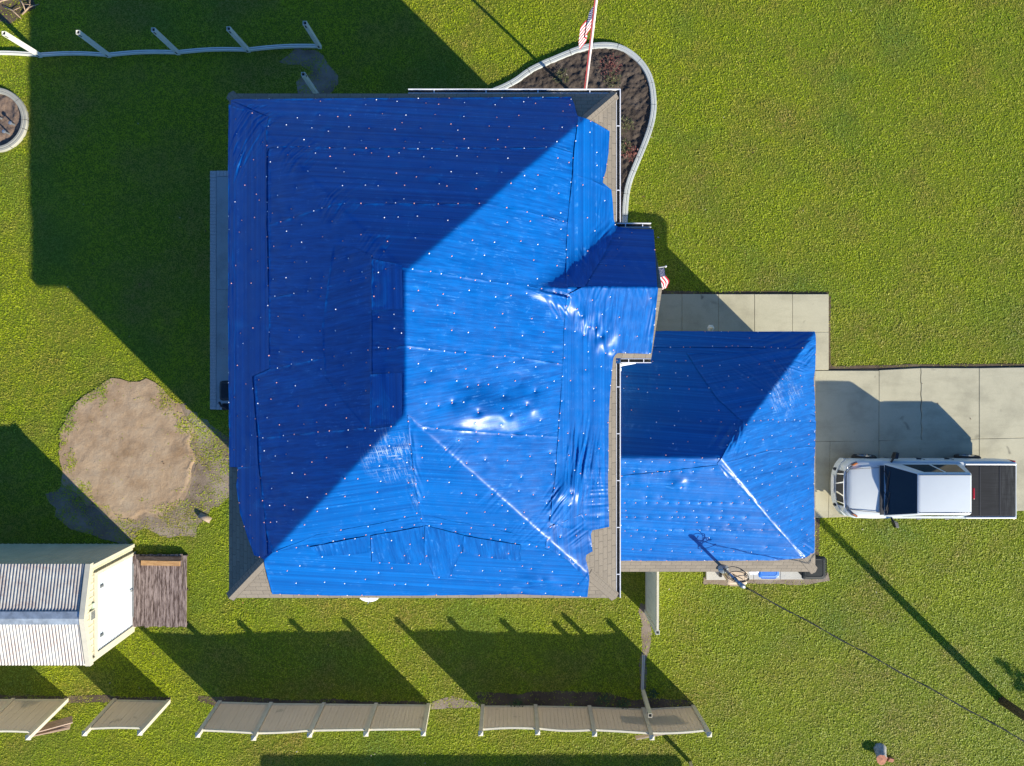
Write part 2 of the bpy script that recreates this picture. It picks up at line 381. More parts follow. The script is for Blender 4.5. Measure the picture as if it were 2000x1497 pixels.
# ---- sand circle where a pool stood
circ = [(250, 738), (300, 752), (345, 785), (378, 830), (388, 885), (380, 935), (352, 980), (310, 1008), (262, 1020), (215, 1012), (168, 985), (130, 945), (110, 900), (112, 852), (132, 808), (165, 770), (205, 746)]
sc_c = P(250, 880)
def sand_rim(x, y, d):
    a = np.arctan2(y - sc_c.y, x - sc_c.x); n = fbm(x * 3.1, y * 3.1, 3)
    q = 0.016 * np.exp(-((d - 0.26 - 0.22 * n) / 0.06) ** 2) * (np.cos(a + 0.75) > 0.2) - 0.035 * (np.cos(a + 0.6) > 0.0) * np.exp(-((d - 0.10 - 0.1 * n) / 0.06) ** 2)
    return q * np.clip(0.55 + 1.3 * fbm(x * 0.9, y * 0.9, 2), 0.05, 1.3)
o, sand_poly = patch('sand_patch', circ, M_sand, 0.030, 0.018, 0.17, 0.03, 3.4, sand_rim); struct(o)
halo = [(300, 800), (345, 775), (385, 800), (425, 850), (452, 855), (452, 950), (425, 990), (415, 1015), (385, 1045), (340, 1050), (290, 1045), (240, 1065), (180, 1045), (120, 1010), (100, 960), (125, 930), (200, 930)]
o, halo_poly = patch('dirt_ring', halo, M_dirt, 0.008, 0.012, 0.34, 0.06, 1.5); struct(o)
dirt_polys = []
for nm, pts, mt, w in [
    ('bare_soil', [(548, 120), (585, 100), (628, 95), (660, 150), (640, 190), (585, 195), (570, 160), (610, 130)], M_dirt, 0.15),
    ('bare_soil', [(1250, 1180), (1268, 1185), (1275, 1240), (1264, 1290), (1262, 1345), (1248, 1345), (1252, 1270)], M_dirt, 0.06),
    ('bare_soil', [(842, 1368), (880, 1362), (940, 1370), (938, 1384), (842, 1384)], M_dirt, 0.08),
    ('dark_soil', [(930, 1350), (1000, 1355), (1100, 1352), (1240, 1362), (1355, 1372), (1350, 1392), (1200, 1386), (940, 1386)], M_dirt_d, 0.10),
    ('dark_soil', [(385, 1360), (520, 1364), (840, 1372), (840, 1380), (420, 1378), (385, 1372)], M_dirt_d, 0.05),
    ('brush_litter', [(0, 0), (60, 0), (72, 20), (40, 45), (0, 48), (-60, 40), (-60, -20)], M_dirt_d, 0.18),
    ('dark_soil', [(-60, 1356), (140, 1358), (335, 1362), (335, 1372), (-60, 1372)], M_dirt_d, 0.05),
    ('bare_soil', [(1592, 1012), (1600, 1012), (1599, 1092), (1592, 1092)], M_dirt_d, 0.02),
    ('bare_soil', [(1290, 566), (1340, 569), (1617, 571), (1617, 576), (1290, 576)], M_dirt_d, 0.02),
    ('bare_soil', [(1616, 578), (1622, 580), (1622, 716), (1800, 712), (2100, 710), (2100, 718), (1616, 723)], M_dirt_d, 0.02),
    ('bare_soil', [(1372, 1128), (1570, 1128), (1615, 1118), (1618, 1134), (1572, 1140), (1372, 1142)], M_dirt, 0.05)]:
    o, pl = patch(nm, pts, mt, 0.008 + 0.001 * len(dirt_polys), 0.008, w, 0.06, 2.5); struct(o); dirt_polys.append(pl)

# ---- planting bed and its edging
edge_px = [(905, 345), (912, 250), (930, 200), (960, 181), (985, 172), (1010, 158), (1030, 142), (1060, 127), (1095, 112), (1125, 100), (1150, 93), (1180, 90), (1208, 93), (1235, 108), (1258, 132), (1271, 160), (1276, 195), (1275, 225), (1268, 255), (1255, 290), (1240, 325), (1227, 358), (1221, 390), (1219, 437)]
edge_w = smooth_path(PG(edge_px), 2)
bed_poly = [(p.x, p.y) for p in edge_w] + [tuple(P(1195, 437)[:2]), tuple(P(1150, 345)[:2])]
def flat_patch(name, poly, mat, z, relief, res=0.05, sc=3.0):
    xs = [p[0] for p in poly]; ys = [p[1] for p in poly]
    X, Y = np.meshgrid(np.arange(min(xs) - res, max(xs) + res, res), np.arange(min(ys) - res, max(ys) + res, res))
    V, Fc = clip_grid(X, Y, poly); zz = z + relief * fbm(V[:, 0] * sc, V[:, 1] * sc, 6)
    return struct(raw_mesh(name, np.column_stack([V, zz]), Fc, mat, None, True, (float(np.mean(xs)), float(np.mean(ys)), 0)))
flat_patch('mulch_bed', bed_poly, M_mulch, 0.05, 0.075, 0.03, 7.0)
prof_edge = [(-0.10, 0.0), (0.10, 0.0), (0.10, 0.10), (0.085, 0.125), (0.02, 0.13), (0.0, 0.118), (-0.02, 0.13), (-0.085, 0.125), (-0.10, 0.10)]
def edging(name, label, path, mat, seglen):
    root = thing(name, label, 'garden edging', path[len(path) // 2])
    L = [0]
    for a, b in zip(path, path[1:]): L.append(L[-1] + (b - a).length)
    def at(s):
        s = min(max(s, 0), L[-1])
        for i in range(len(L) - 1):
            if L[i + 1] >= s: return path[i].lerp(path[i + 1], (s - L[i]) / max(1e-6, L[i + 1] - L[i]))
        return path[-1]
    s = 0
    while s < L[-1] - 0.1:
        e = min(s + seglen * random.uniform(0.9, 1.1), L[-1]); k = max(3, int((e - s - 0.015) / 0.08)); m = MB()
        dz = random.uniform(-0.012, 0.008)
        m.sweep([at(s + (e - s - 0.015) * q / k) for q in range(k + 1)], [(a, b + dz if b > 0 else -0.03) for a, b in prof_edge]); m.build('edging_block', mat, root, smooth=False); s = e
    return root
edging('garden_edging', 'pale curved concrete edging around the mulch bed below the flagpole', edge_w, M_curb, 0.82)
rc = P(-6, 236); R0 = (P(57, 236) - P(-6, 236)).length - 0.1
ring = [Vector((rc.x + R0 * math.cos(a), rc.y + R0 * math.sin(a), 0)) for a in [i * 2 * math.pi / 64 for i in range(65)]]
edging('garden_edging', 'weathered grey ring of concrete edging around the small round bed at the far left', ring, M_curb2, 0.75)
ring_poly = [(p.x, p.y) for p in ring[:-1]]
t = NT('leaf_mulch'); a = t.noise(6, 6, 0.7); b = t.noise(60, 3, 0.7)
M_leafm = t.out(t.mix(0.45, t.ramp(a, [(0.3, (0.06, 0.035, 0.022)), (0.7, (0.20, 0.13, 0.085))]), t.ramp(b, [(0.35, (0.04, 0.025, 0.018)), (0.7, (0.34, 0.25, 0.18))])), 0.9, t.bump(b, 0.6, 0.02))
flat_patch('leaf_mulch_bed', ring_poly, M_leafm, 0.05, 0.08, 0.035, 4)

# ---- paving
def slabs(name, quads, mat, z1, bevel=0.012, base=None):
    m = MB()
    for q in quads: m.prism([(p[0], p[1]) for p in q], -0.05, z1 + random.uniform(-0.004, 0.004))
    return struct(m.build(name, mat, origin=(0, 0, 0), bevel=bevel))
def shrink(pts, d=0.006):
    c = sum((Vector(p) for p in pts), Vector((0, 0, 0))) / len(pts); return [Vector(p) + (c - Vector(p)).normalized() * d for p in pts]
def rect(x0, y0, x1, y1): return shrink(PG([(x0, y0), (x1, y0), (x1, y1), (x0, y1)]), 0.006)
slabs('walkway', [rect(a, 575, b, 649) for a, b in ((1195, 1262), (1262, 1331), (1331, 1402), (1402, 1472), (1472, 1546), (1546, 1617))] + [rect(1195, 649, 1331, 722), rect(1540, 649, 1617, 723)], M_conc, 0.07)
crk = [(1797 + 1.3 * math.sin(k * 1.9) + 0.7 * math.sin(k * 4.3) + (k - 8) * 0.12, 718.6 + k * 8.4) for k in range(18)]
crk_l = [tuple(p) for p in PG([(a - 0.35, b) for a, b in crk])]; crk_r = [tuple(p) for p in PG([(a + 0.35, b) for a, b in crk])]
dq = [rect(1500, 724, 1715, 862), shrink([Vector(p) for p in PG([(1715, 723)])] + [Vector(p) for p in crk_l] + [Vector(p) for p in PG([(1715, 861)])], 0.009),
      shrink([Vector(p) for p in crk_r[:]] + [P(1910, 857), P(1910, 719)], 0.009), shrink(PG([(1910, 719), (2100, 716), (2100, 853), (1910, 857)]), 0.009), shrink(PG([(2100, 716), (2320, 714), (2320, 850), (2100, 853)]), 0.009),
      shrink(PG([(1500, 862), (1620, 862), (1616, 1011), (1500, 1012)]), 0.006), shrink(PG([(1620, 862), (1715, 861), (1715, 1008), (1616, 1011)]), 0.008), shrink(PG([(1715, 861), (1910, 857), (1910, 1000), (1715, 1008)]), 0.009),
      shrink(PG([(1910, 857), (2100, 853), (2100, 994), (1910, 1000)]), 0.009), shrink(PG([(2100, 853), (2320, 850), (2320, 988), (2100, 994)]), 0.009)]
slabs('driveway', dq, M_conc, 0.06)
m = MB(); m.prism([tuple(p) for p in PG([(1500, 724), (2320, 714), (2320, 988), (1500, 1012)])], -0.06, 0.035); struct(m.build('driveway_bed', M_dark, origin=(0, 0, -0.1)))
m = MB(); m.prism([tuple(p) for p in PG([(1195, 576), (1616, 576), (1616, 722), (1195, 722)])], -0.06, 0.045); struct(m.build('walkway_bed', M_dark, origin=(0, 0, -0.1)))
M_patio = concrete('patio_concrete', (0.34, 0.37, 0.37), 0.3, 0.3); M_brick = simple('patio_brick', (0.40, 0.39, 0.37), 0.85, 0.3, 30, bump=0.3)
slabs('patio', [rect(424, 346, 600, 566), rect(424, 566, 600, 789)], M_patio, 0.06)
m = MB(); k = 0; y = 335
while y < 800:
    m.prism([tuple(p) for p in rect(411.5, y, 423.5, y + 6.2)], -0.05, 0.064 + random.uniform(-.003, .003)); y += 6.55
for y0, y1 in ((334.5, 345.5), (789.5, 800.5)):
    x = 424.5
    while x < 600: m.prism([tuple(p) for p in rect(x, y0, x + 6.2, y1)], -0.05, 0.064 + random.uniform(-.003, .003)); x += 6.55
struct(m.build('patio_border', M_brick, origin=(0, 0, 0)))
m = MB(); m.prism([tuple(p) for p in PG([(412, 335), (600, 335), (600, 800), (412, 800)])], -0.06, 0.045); struct(m.build('patio_bed', M_patio, origin=(0, 0, -0.1)))
slabs('concrete_pad', [rect(1378, 1085, 1420, 1132), rect(1420, 1085, 1470, 1131), rect(1470, 1085, 1522, 1131), rect(1522, 1085, 1568, 1131)], concrete('pale_pad', (0.52, 0.50, 0.43), 0.15), 0.08)

# ---- grass blades over everything that is lawn
HOUSE_FP = [(-6.69, -5.82), (2.52, -5.82), (2.52, 6.48), (-6.69, 6.48)]; GAR_FP = [(2.5, -6.17), (9.2, -6.17), (9.2, 0.41), (2.5, 0.41)]; DOR_FP = [(2.5, 0.26), (3.5, 0.26), (3.5, 3.1), (2.5, 3.1)]
hard = [HOUSE_FP, GAR_FP, DOR_FP, bed_poly, ring_poly] + [[tuple(p[:2]) for p in PG(q)] for q in
       ([(1195, 574), (1618, 574), (1618, 724), (1195, 724)], [(1500, 722), (2320, 713), (2320, 989), (1500, 1013)], [(411, 334), (602, 334), (602, 801), (411, 801)], [(1376, 1080), (1569, 1080), (1569, 1133), (1376, 1133)], [(258, 1078), (371, 1080), (371, 1224), (258, 1222)], [(-120, 1061), (260, 1061), (260, 1233), (-120, 1233)])]
def grass(n, name):
    x0, x1, y0, y1 = -21.0, 21.5, -17.5, 15.5
    x = RNG.uniform(x0, x1, n); y = RNG.uniform(y0, y1, n); keep = np.ones(n, bool); r = RNG.random(n)
    for q in hard: keep &= ~inpoly(x, y, q)
    d_s, _, _ = polydist(x, y, sand_poly); ins = inpoly(x, y, sand_poly); keep &= ~ins | (r < np.clip(0.75 - d_s * 2.0 + 2.2 * fbm(x * 2.1, y * 2.1 + 9, 4), 0.003, 0.9) * (d_s < 0.6)) | (r < 0.003)
    thin = 0.5 + 1.5 * fbm(x * 1.3, y * 1.3, 4)
    m = inpoly(x, y, halo_poly); keep &= ~m | (r < np.clip(thin - 0.02, 0.05, 0.9))
    for q in dirt_polys:
        m = inpoly(x, y, q); keep &= ~m | (r < np.clip(thin * 0.8 - 0.12, 0.05, 0.7))
    for q in (HOUSE_FP, GAR_FP):
        d, _, _ = polydist(x, y, q); keep &= (d > 0.30) | (r < 0.35)
    dens = 0.95 + 0.35 * fbm(x * 2.3 + 5, y * 2.3, 3) + 0.3 * vn(x * 9, y * 9) + 0.7 * vn(x * 17, y * 17); keep &= RNG.random(n) < np.clip(dens, 0.25, 1.0)
    x = x[keep]; y = y[keep]; n = len(x)
    hgt = (0.024 + 0.018 * RNG.random(n)) * np.clip(1.0 + 0.35 * fbm(x * 0.8, y * 0.8 + 30, 3) + 0.6 * vn(x * 7, y * 7) + 1.4 * vn(x * 16, y * 16), 0.35, 2.1)
    az = RNG.uniform(0, 2 * math.pi, n); tilt = RNG.uniform(0.95, 1.50, n); w = RNG.uniform(0.005, 0.011, n)
    dx = np.cos(az) * np.sin(tilt); dy = np.sin(az) * np.sin(tilt); dz = np.cos(tilt); sx = -np.sin(az); sy = np.cos(az)
    z = np.where(inpoly(x, y, sand_poly), 0.038, 0.010)
    b0 = np.column_stack([x - sx * w, y - sy * w, z]); b1 = np.column_stack([x + sx * w, y + sy * w, z])
    L = hgt * 1.4
    m0 = np.column_stack([x + dx * L * .55 - sx * w, y + dy * L * .55 - sy * w, z + dz * L * .62]); m1 = m0 + 2 * np.column_stack([sx * w, sy * w, 0 * w])
    tp = np.column_stack([x + dx * L, y + dy * L, z + dz * L * 0.92])
    V = np.stack([b0, b1, m1, m0, tp], 1).reshape(-1, 3); i = np.arange(n)[:, None] * 5
    Fc = np.concatenate([np.hstack([i, i + 1, i + 2]), np.hstack([i, i + 2, i + 3]), np.hstack([i + 3, i + 2, i + 4])], 0)
    o = raw_mesh(name, V, Fc, M_grass, None, False)
    at = o.data.attributes.new('tint', 'FLOAT', 'POINT'); at.data.foreach_set('value', np.repeat(RNG.random(n), 5).astype(np.float32))
    o['kind'] = 'stuff'; o['label'] = 'mown green lawn of coarse grass around the house'; o['category'] = 'grass'
    return o
t = NT('grass_blade'); at = t.n('Attribute'); at.attribute_name = 'tint'; big = t.noise(0.22, 5, 0.6); mid = t.noise(1.6, 4, 0.65)
c = t.ramp(at.outputs['Fac'], [(0.0, (0.18, 0.27, 0.006)), (0.5, (0.29, 0.375, 0.010)), (0.85, (0.38, 0.43, 0.018)), (1.0, (0.48, 0.43, 0.09))])
c = t.mix(t.ramp(big, [(0.40, (0, 0, 0)), (0.62, (0.6, 0.6, 0.6))]), c, (0.42, 0.47, 0.006)); big2 = t.noise(0.16, 4, 0.6, t.mapped(scale=(1, 1.4, 7), rz=0.6))
c = t.mix(t.ramp(big2, [(0.36, (0.6, 0.6, 0.6)), (0.48, (0, 0, 0))]), c, (0.12, 0.215, 0.04)); c = t.mix(t.ramp(t.noise(0.30, 6, 0.72, t.mapped(scale=(1.3, 1, 3), rz=1.2)), [(0.47, (0, 0, 0)), (0.66, (0.8, 0.8, 0.8))]), c, (0.34, 0.255, 0.06))
c = t.mix(t.ramp(mid, [(0.55, (0, 0, 0)), (0.78, (0.40, 0.40, 0.40))]), c, (0.36, 0.28, 0.06)); c = t.mix(t.ramp(mid, [(0.25, (0.28, 0.28, 0.28)), (0.45, (0, 0, 0))]), c, (0.16, 0.27, 0.012))
M_grass = t.out(c, 0.55, spec=0.25)
tr = t.n('BsdfTranslucent'); t.l(c, tr.inputs['Color']); mx = t.n('MixShader'); mx.inputs[0].default_value = 0.22
t.l(t.b.outputs[0], mx.inputs[1]); t.l(tr.outputs[0], mx.inputs[2]); t.l(mx.outputs[0], t.t.nodes['Material Output'].inputs['Surface'])
grass(GRASS_N, 'grass')
# ------------------------------------------------------------------ house geometry constants (metres)
EZ, PT = 5.66, 0.61
EW, EE, EN, ES = -7.168, 3.0, 6.956, -6.30
HWD = (EE - EW) / 2; RX = (EE + EW) / 2; RZ = EZ + HWD * PT; RN, RS = EN - HWD, ES + HWD
DN, DS, DE = 3.43, 0.0, 3.93; DM = (DN + DS) / 2; DP = 0.715; DRZ = EZ + (DN - DS) / 2 * DP
GE, GN, GSS, GEZ, GRZ, GRY, GAX, GW = 9.646, 0.81, -6.57, 2.60, 5.03, -2.72, 5.956, 2.53
def house_z(x, y, beta=0.0):
    pl = [EZ + (EN - y) * PT, EZ + (y - ES) * PT, EZ + (x - EW) * PT, EZ + (EE - x) * PT]
    dm = [EZ + (DN - y) * DP, EZ + (y - DS) * DP]
    if beta:
        m = -np.log(sum(np.exp(-beta * (p - 7)) for p in pl)) / beta + 7
        d = -np.log(sum(np.exp(-beta * (p - 7)) for p in dm)) / beta + 7
        d = np.where(x > RX, d, 0.0)
        return np.log(np.exp(9.0 * (m - 7)) + np.exp(9.0 * (np.maximum(d, 2.0) - 7))) / 9.0 + 7
    m = np.minimum.reduce(pl); d = np.where(x > RX, np.minimum.reduce(dm), 0.0); return np.maximum(m, d)
def garage_z(x, y, beta=0.0):
    tn = (GRZ - GEZ) / (GN - GRY); ts = (GRZ - GEZ) / (GRY - GSS); te = (GRZ - GEZ) / (GE - GAX)
    pl = [GEZ + (GN - y) * tn, GEZ + (y - GSS) * ts, GEZ + (GE - x) * te]
    if beta: return -np.log(sum(np.exp(-beta * (p - 4)) for p in pl)) / beta + 4
    return np.minimum.reduce(pl)
def onroof(pts, zf, off=0.0):
    a = np.array(pts, float); z = np.full(len(a), 6.0 if zf is house_z else 3.5)
    for _ in range(40):
        r = (H - z) / F; x = (a[:, 0] - GX) * r; y = (GY - a[:, 1]) * r; z = 0.5 * z + 0.5 * (zf(x, y) + off)
    return x, y, z

house = thing('house', 'two-storey house with an attached garage, hipped shingle roof under blue tarps', 'house', (RX, (EN + ES) / 2, 0))
m = MB(); ov = 0.48
wx0, wx1, wy0, wy1 = EW + ov, EE - ov, ES + ov, EN - ov
m.box(((wx0 + wx1) / 2, (wy0 + wy1) / 2, (EZ - 0.16) / 2), (wx1 - wx0, wy1 - wy0, EZ - 0.16)); m.build('wall', M_siding, house)
m = MB(); m.box(((wx1 - .02 + 3.5) / 2, (DN + DS) / 2, (EZ - 0.16) / 2), (3.5 - wx1 + .02, DN - DS - 0.66, EZ - 0.16))
m.poly([(3.5, DS + .33, EZ - .16), (3.5, DN - .33, EZ - .16), (3.5, DM, DRZ - .32), (wx1, DS + .33, EZ - .16), (wx1, DN - .33, EZ - .16), (wx1, DM, DRZ - .32)], [(0, 1, 2), (0, 2, 5, 3), (1, 4, 5, 2)])
m.build('bay_wall', M_siding, house)
# window panes and front door, seen only from the side
def window(x, y, z, w, h, nx, ny):
    tx, ty = -ny, nx; f = MB(); o = Vector((x, y, z))
    def pt(a, b, d): return o + Vector((tx * a + nx * d, ty * a + ny * d, b))
    for a0, a1, b0, b1 in ((-w / 2 - .07, w / 2 + .07, h, h + .09), (-w / 2 - .07, w / 2 + .07, -.09, 0), (-w / 2 - .07, -w / 2, 0, h), (w / 2, w / 2 + .07, 0, h), (-w / 2, w / 2, h / 2 - .025, h / 2 + .025)):
        f.hexa([pt(a0, b0, 0), pt(a1, b0, 0), pt(a1, b0, .04), pt(a0, b0, .04)], [pt(a0, b1, 0), pt(a1, b1, 0), pt(a1, b1, .04), pt(a0, b1, .04)])
    fr = f.build('window', M_gutter, house); p = MB(); p.face([pt(-w / 2, 0, .012), pt(w / 2, 0, .012), pt(w / 2, h, .012), pt(-w / 2, h, .012)]); p.build('pane', M_glass, fr)
for z in (0.9, 3.6):
    for yy in (-4.2, -1.4, 2.0, 4.8): window(wx0, yy, z, 0.95, 1.3, -1, 0)
    for xx in (-5.2, -2.1, 0.9): window(xx, wy1, z, 0.95, 1.3, 0, 1); window(xx, wy0, z, 0.95, 1.3, 0, -1)
window(wx1, 5.0, 3.6, 0.95, 1.3, 1, 0); window(3.5, DM, 3.6, 1.2, 1.3, 1, 0)
# roof: shingled facets with eave thickness
def facet(m, pts, u0, udir, slope_len_dir, mi=0):
    uv = []; p0 = Vector(pts[0])
    for p in pts:
        d = Vector(p) - p0; uv.append((d.dot(udir), d.dot(slope_len_dir)))
    m.face(pts, mi, uv)
def sl(v): return Vector(v).normalized()
m = MB(); A = (EW, ES, EZ); B = (EE, ES, EZ); Cc = (EE, EN, EZ); D = (EW, EN, EZ); RNp = (RX, RN, RZ); RSp = (RX, RS, RZ)
facet(m, [A, B, RSp], 0, Vector((1, 0, 0)), sl((0, 1, PT))); facet(m, [B, Cc, RNp, RSp], 0, Vector((0, 1, 0)), sl((-1, 0, PT)))
facet(m, [Cc, D, RNp], 0, Vector((-1, 0, 0)), sl((0, -1, PT))); facet(m, [D, A, RSp, RNp], 0, Vector((0, -1, 0)), sl((1, 0, PT)))
roof = m.build('roof', M_shingle, house)
def drop(m, pts, dz, mi=0):
    for a, b in zip(pts, pts[1:]): m.face([a, b, (b[0], b[1], b[2] - dz), (a[0], a[1], a[2] - dz)][::-1], mi)
m = MB(); e = 0.004
drop(m, [(EW, ES, EZ - e), (EE, ES, EZ - e), (EE, EN, EZ - e), (EW, EN, EZ - e), (EW, ES, EZ - e)], 0.16)
m.face([(EW, ES, EZ - .164), (EW, EN, EZ - .164), (EE, EN, EZ - .164), (EE, ES, EZ - .164)]); m.build('fascia', M_gutter, roof)
# hip caps: rows of cap shingles lying over the bare hips
cap = MB()
def caps(a, b, n1, n2, w=0.15, step=0.14):
    a, b = Vector(a), Vector(b); L = (b - a).length; t = (b - a) / L; k = int(L / step)
    for i in range(k):
        p = a + t * (i * step); q = a + t * (i * step + step * 1.5); s1 = t.cross(n1).normalized(); s1 = s1 if s1.z < 0 else -s1; s2 = t.cross(n2).normalized(); s2 = s2 if s2.z < 0 else -s2
        nn = (n1 + n2).normalized(); lo = nn * 0.018; hi = nn * 0.008
        for s in (s1, s2): cap.face([p + lo, q + hi, q + hi + s * w, p + lo + s * w] if s is s1 else [p + lo, p + lo + s * w, q + hi + s * w, q + hi], 0, [(0, 0), (step * 1.5, 0), (step * 1.5, w), (0, w)])
NN, NS_, NE_, NW = sl((0, PT, 1)), sl((0, -PT, 1)), sl((PT, 0, 1)), sl((-PT, 0, 1))
for hip in ((Cc, Vector(Cc).lerp(Vector(RNp), 0.2), NN, NE_), (B, Vector(B).lerp(Vector(RSp), 0.16), NS_, NE_), (A, Vector(A).lerp(Vector(RSp), 0.24), NS_, NW), (D, Vector(D).lerp(Vector(RNp), 0.05), NN, NW)):
    cap = MB(); caps(*hip); cap.build('hip_cap', M_shingle, roof)
# bay roof gable
m = MB(); xin = EE - (DRZ - EZ) / PT
facet(m, [(DE, DS, EZ), (DE, DM, DRZ), (xin, DM, DRZ), (EE, DS, EZ)][::1], 0, Vector((1, 0, 0)), sl((0, 1, DP))); facet(m, [(DE, DM, DRZ), (DE, DN, EZ), (EE, DN, EZ), (xin, DM, DRZ)], 0, Vector((1, 0, 0)), sl((0, -1, DP)))
m.build('bay_roof', M_shingle, house)
m = MB()
drop(m, [(EE + .02, DS, EZ - e), (DE, DS, EZ - e), (DE, DM, DRZ - e), (DE, DN, EZ - e), (EE + .02, DN, EZ - e)], 0.15); m.face([(EE, DS, EZ - .15), (EE, DN, EZ - .15), (DE, DN, EZ - .15), (DE, DM, DRZ - .15), (DE, DS, EZ - .15)]); m.build('bay_fascia', M_gutter, house)
# gutters: open troughs hung outside the fascia
def gutter(path, z, straps):
    prof = [(0.012, 0.0), (0.012, -0.11), (0.10, -0.11), (0.128, -0.05), (0.128, 0.004), (0.108, 0.004), (0.108, -0.05), (0.09, -0.098), (0.024, -0.098), (0.024, 0.0)]
    m = MB(); m.sweep([(p[0], p[1], z) for p in path], prof); gt = m.build('gutter', M_gutter, house)
    d = MB(); d.sweep([(p[0], p[1], z) for p in path], [(0.026, -0.095), (0.106, -0.095), (0.107, -0.055), (0.024, -0.055)]); d.build('leaf_litter', M_dark, gt)
    for (a, b, n) in straps:
        a, b = Vector(a), Vector(b); t = (b - a).normalized(); nn = Vector((t.y, -t.x, 0))
        for i in range(n):
            p = a.lerp(b, (i + .5) / n); s = MB(); c = p + nn * 0.066; s.box((c.x, c.y, z - 0.004), (0.02 if abs(t.x) > .5 else 0.10, 0.10 if abs(t.x) > .5 else 0.02, 0.012)); s.build('strap', M_gutter, gt)
    return gt
gx0 = P(797, 185, EZ).x; zg = EZ - 0.01
# each path runs so that the outside lies on the right-hand side of travel
def gut(path, z, n):
    straps = [(path[i], path[i + 1], n[i]) for i in range(len(path) - 1)]
    return gutter(path, z, [((*a, 0), (*b, 0), k) for a, b, k in straps])
gut([(EE, DN + .14), (EE, EN), (gx0, EN)], zg, [2, 4]); gut([(DE, DN), (EE + .03, DN)], zg, [2]); gut([(EE + .14, DS), (DE, DS)], zg, [2])
gut([(EE, ES), (EE, DS - .14)], zg, [5])
# downspout elbow at the inner corner, lit white
m = MB(); m.box((3.12, -0.30, EZ - 0.45), (0.10, 0.09, 0.62)); m.tube([(3.08, -0.20, EZ - .14), (3.24, -0.16, EZ - .42), (3.62, -0.10, EZ - .62)], 0.05, 8); m.build('downspout', M_gutter, house)
# ---- attached garage
m = MB(); m.box(((wx1 + GE - .45) / 2, (GN + GSS) / 2, (GEZ - .16) / 2), (GE - .45 - wx1, GN - GSS - .8, GEZ - .16)); gar = m.build('garage', M_siding, house)
m = MB(); tn = (GRZ - GEZ) / (GN - GRY); ts = (GRZ - GEZ) / (GRY - GSS); te = (GRZ - GEZ) / (GE - GAX)
a, b, c, d, r0, r1 = (GW, GSS, GEZ), (GE, GSS, GEZ), (GE, GN, GEZ), (GW, GN, GEZ), (GAX, GRY, GRZ), (GW, GRY, GRZ)
facet(m, [a, b, r0, r1], 0, Vector((1, 0, 0)), sl((0, 1, ts))); facet(m, [b, c, r0], 0, Vector((0, 1, 0)), sl((-1, 0, te))); facet(m, [c, d, r1, r0], 0, Vector((-1, 0, 0)), sl((0, -1, tn)))
m.build('garage_roof', M_shingle, gar)
m = MB(); drop(m, [(GW, GSS, GEZ - e), (GE, GSS, GEZ - e), (GE, GN, GEZ - e), (GW, GN, GEZ - e)], 0.15); m.face([(GW, GSS, GEZ - .154), (GW, GN, GEZ - .154), (GE, GN, GEZ - .154), (GE, GSS, GEZ - .154)]); m.build('garage_fascia', M_gutter, gar)
cap = MB(); caps(b, Vector(b).lerp(Vector(r0), 0.12), sl((0, -ts, 1)), sl((te, 0, 1))); cap.build('garage_hip_cap', M_shingle, gar)
m = MB()
for k in range(4):
    for q in range(4): m.box((GE - .45 + .025, -4.2 + (q - 1.5) * 1.2, .32 + k * .54), (.05, 1.16, .50))
m.build('garage_door', M_gutter, gar, bevel=.015)
# ---- service mast with weatherhead and coiled wire
mb, mt = P(1410, 1103, 2.72), P(1443, 1139, 4.1); mb = Vector((mt.x, mt.y, 2.5))
m = MB(); m.tube([mb, mt], 0.045, 10); mast = m.build('service_mast', M_steel, house, smooth=True)
m = MB(); m.lathe(mb + Vector((0, 0, .22)), [(0.0, .13), (.05, .12), (.16, 0.02), (.17, 0.0)], 14); m.build('roof_flashing', M_steel, mast)
m = MB(); m.tube([mt + Vector((0, 0, -.05)), mt + Vector((0, 0, .06)), mt + Vector((.03, -.02, .13)), mt + Vector((.09, -.06, .12)), mt + Vector((.13, -.09, .06))], [.055, .065, .07, .065, .045], 10); m.build('weatherhead', M_steel, mast, smooth=True)
m = MB(); rr = random.Random(3)
for q in range(3):
    pts = []; R = .15 + .04 * q; cz = mt.z - .15 - .17 * q
    for k in range(25):
        w = 2 * math.pi * k / 20; pts.append((mt.x + .05 + R * 1.2 * math.cos(w), mt.y + .12 + R * .8 * math.sin(w), cz + .18 * math.sin(w + q) + .01 * k))
    m.tube(pts, .011, 6)
m.tube([mt + Vector((.12, -.09, .05)), mt + Vector((-.05, .14, -.35)), mt + Vector((-.14, .22, -.15)), mt + Vector((.1, .12, .05))], .011, 6)
m.build('wire_loop', M_black, mast, smooth=True)

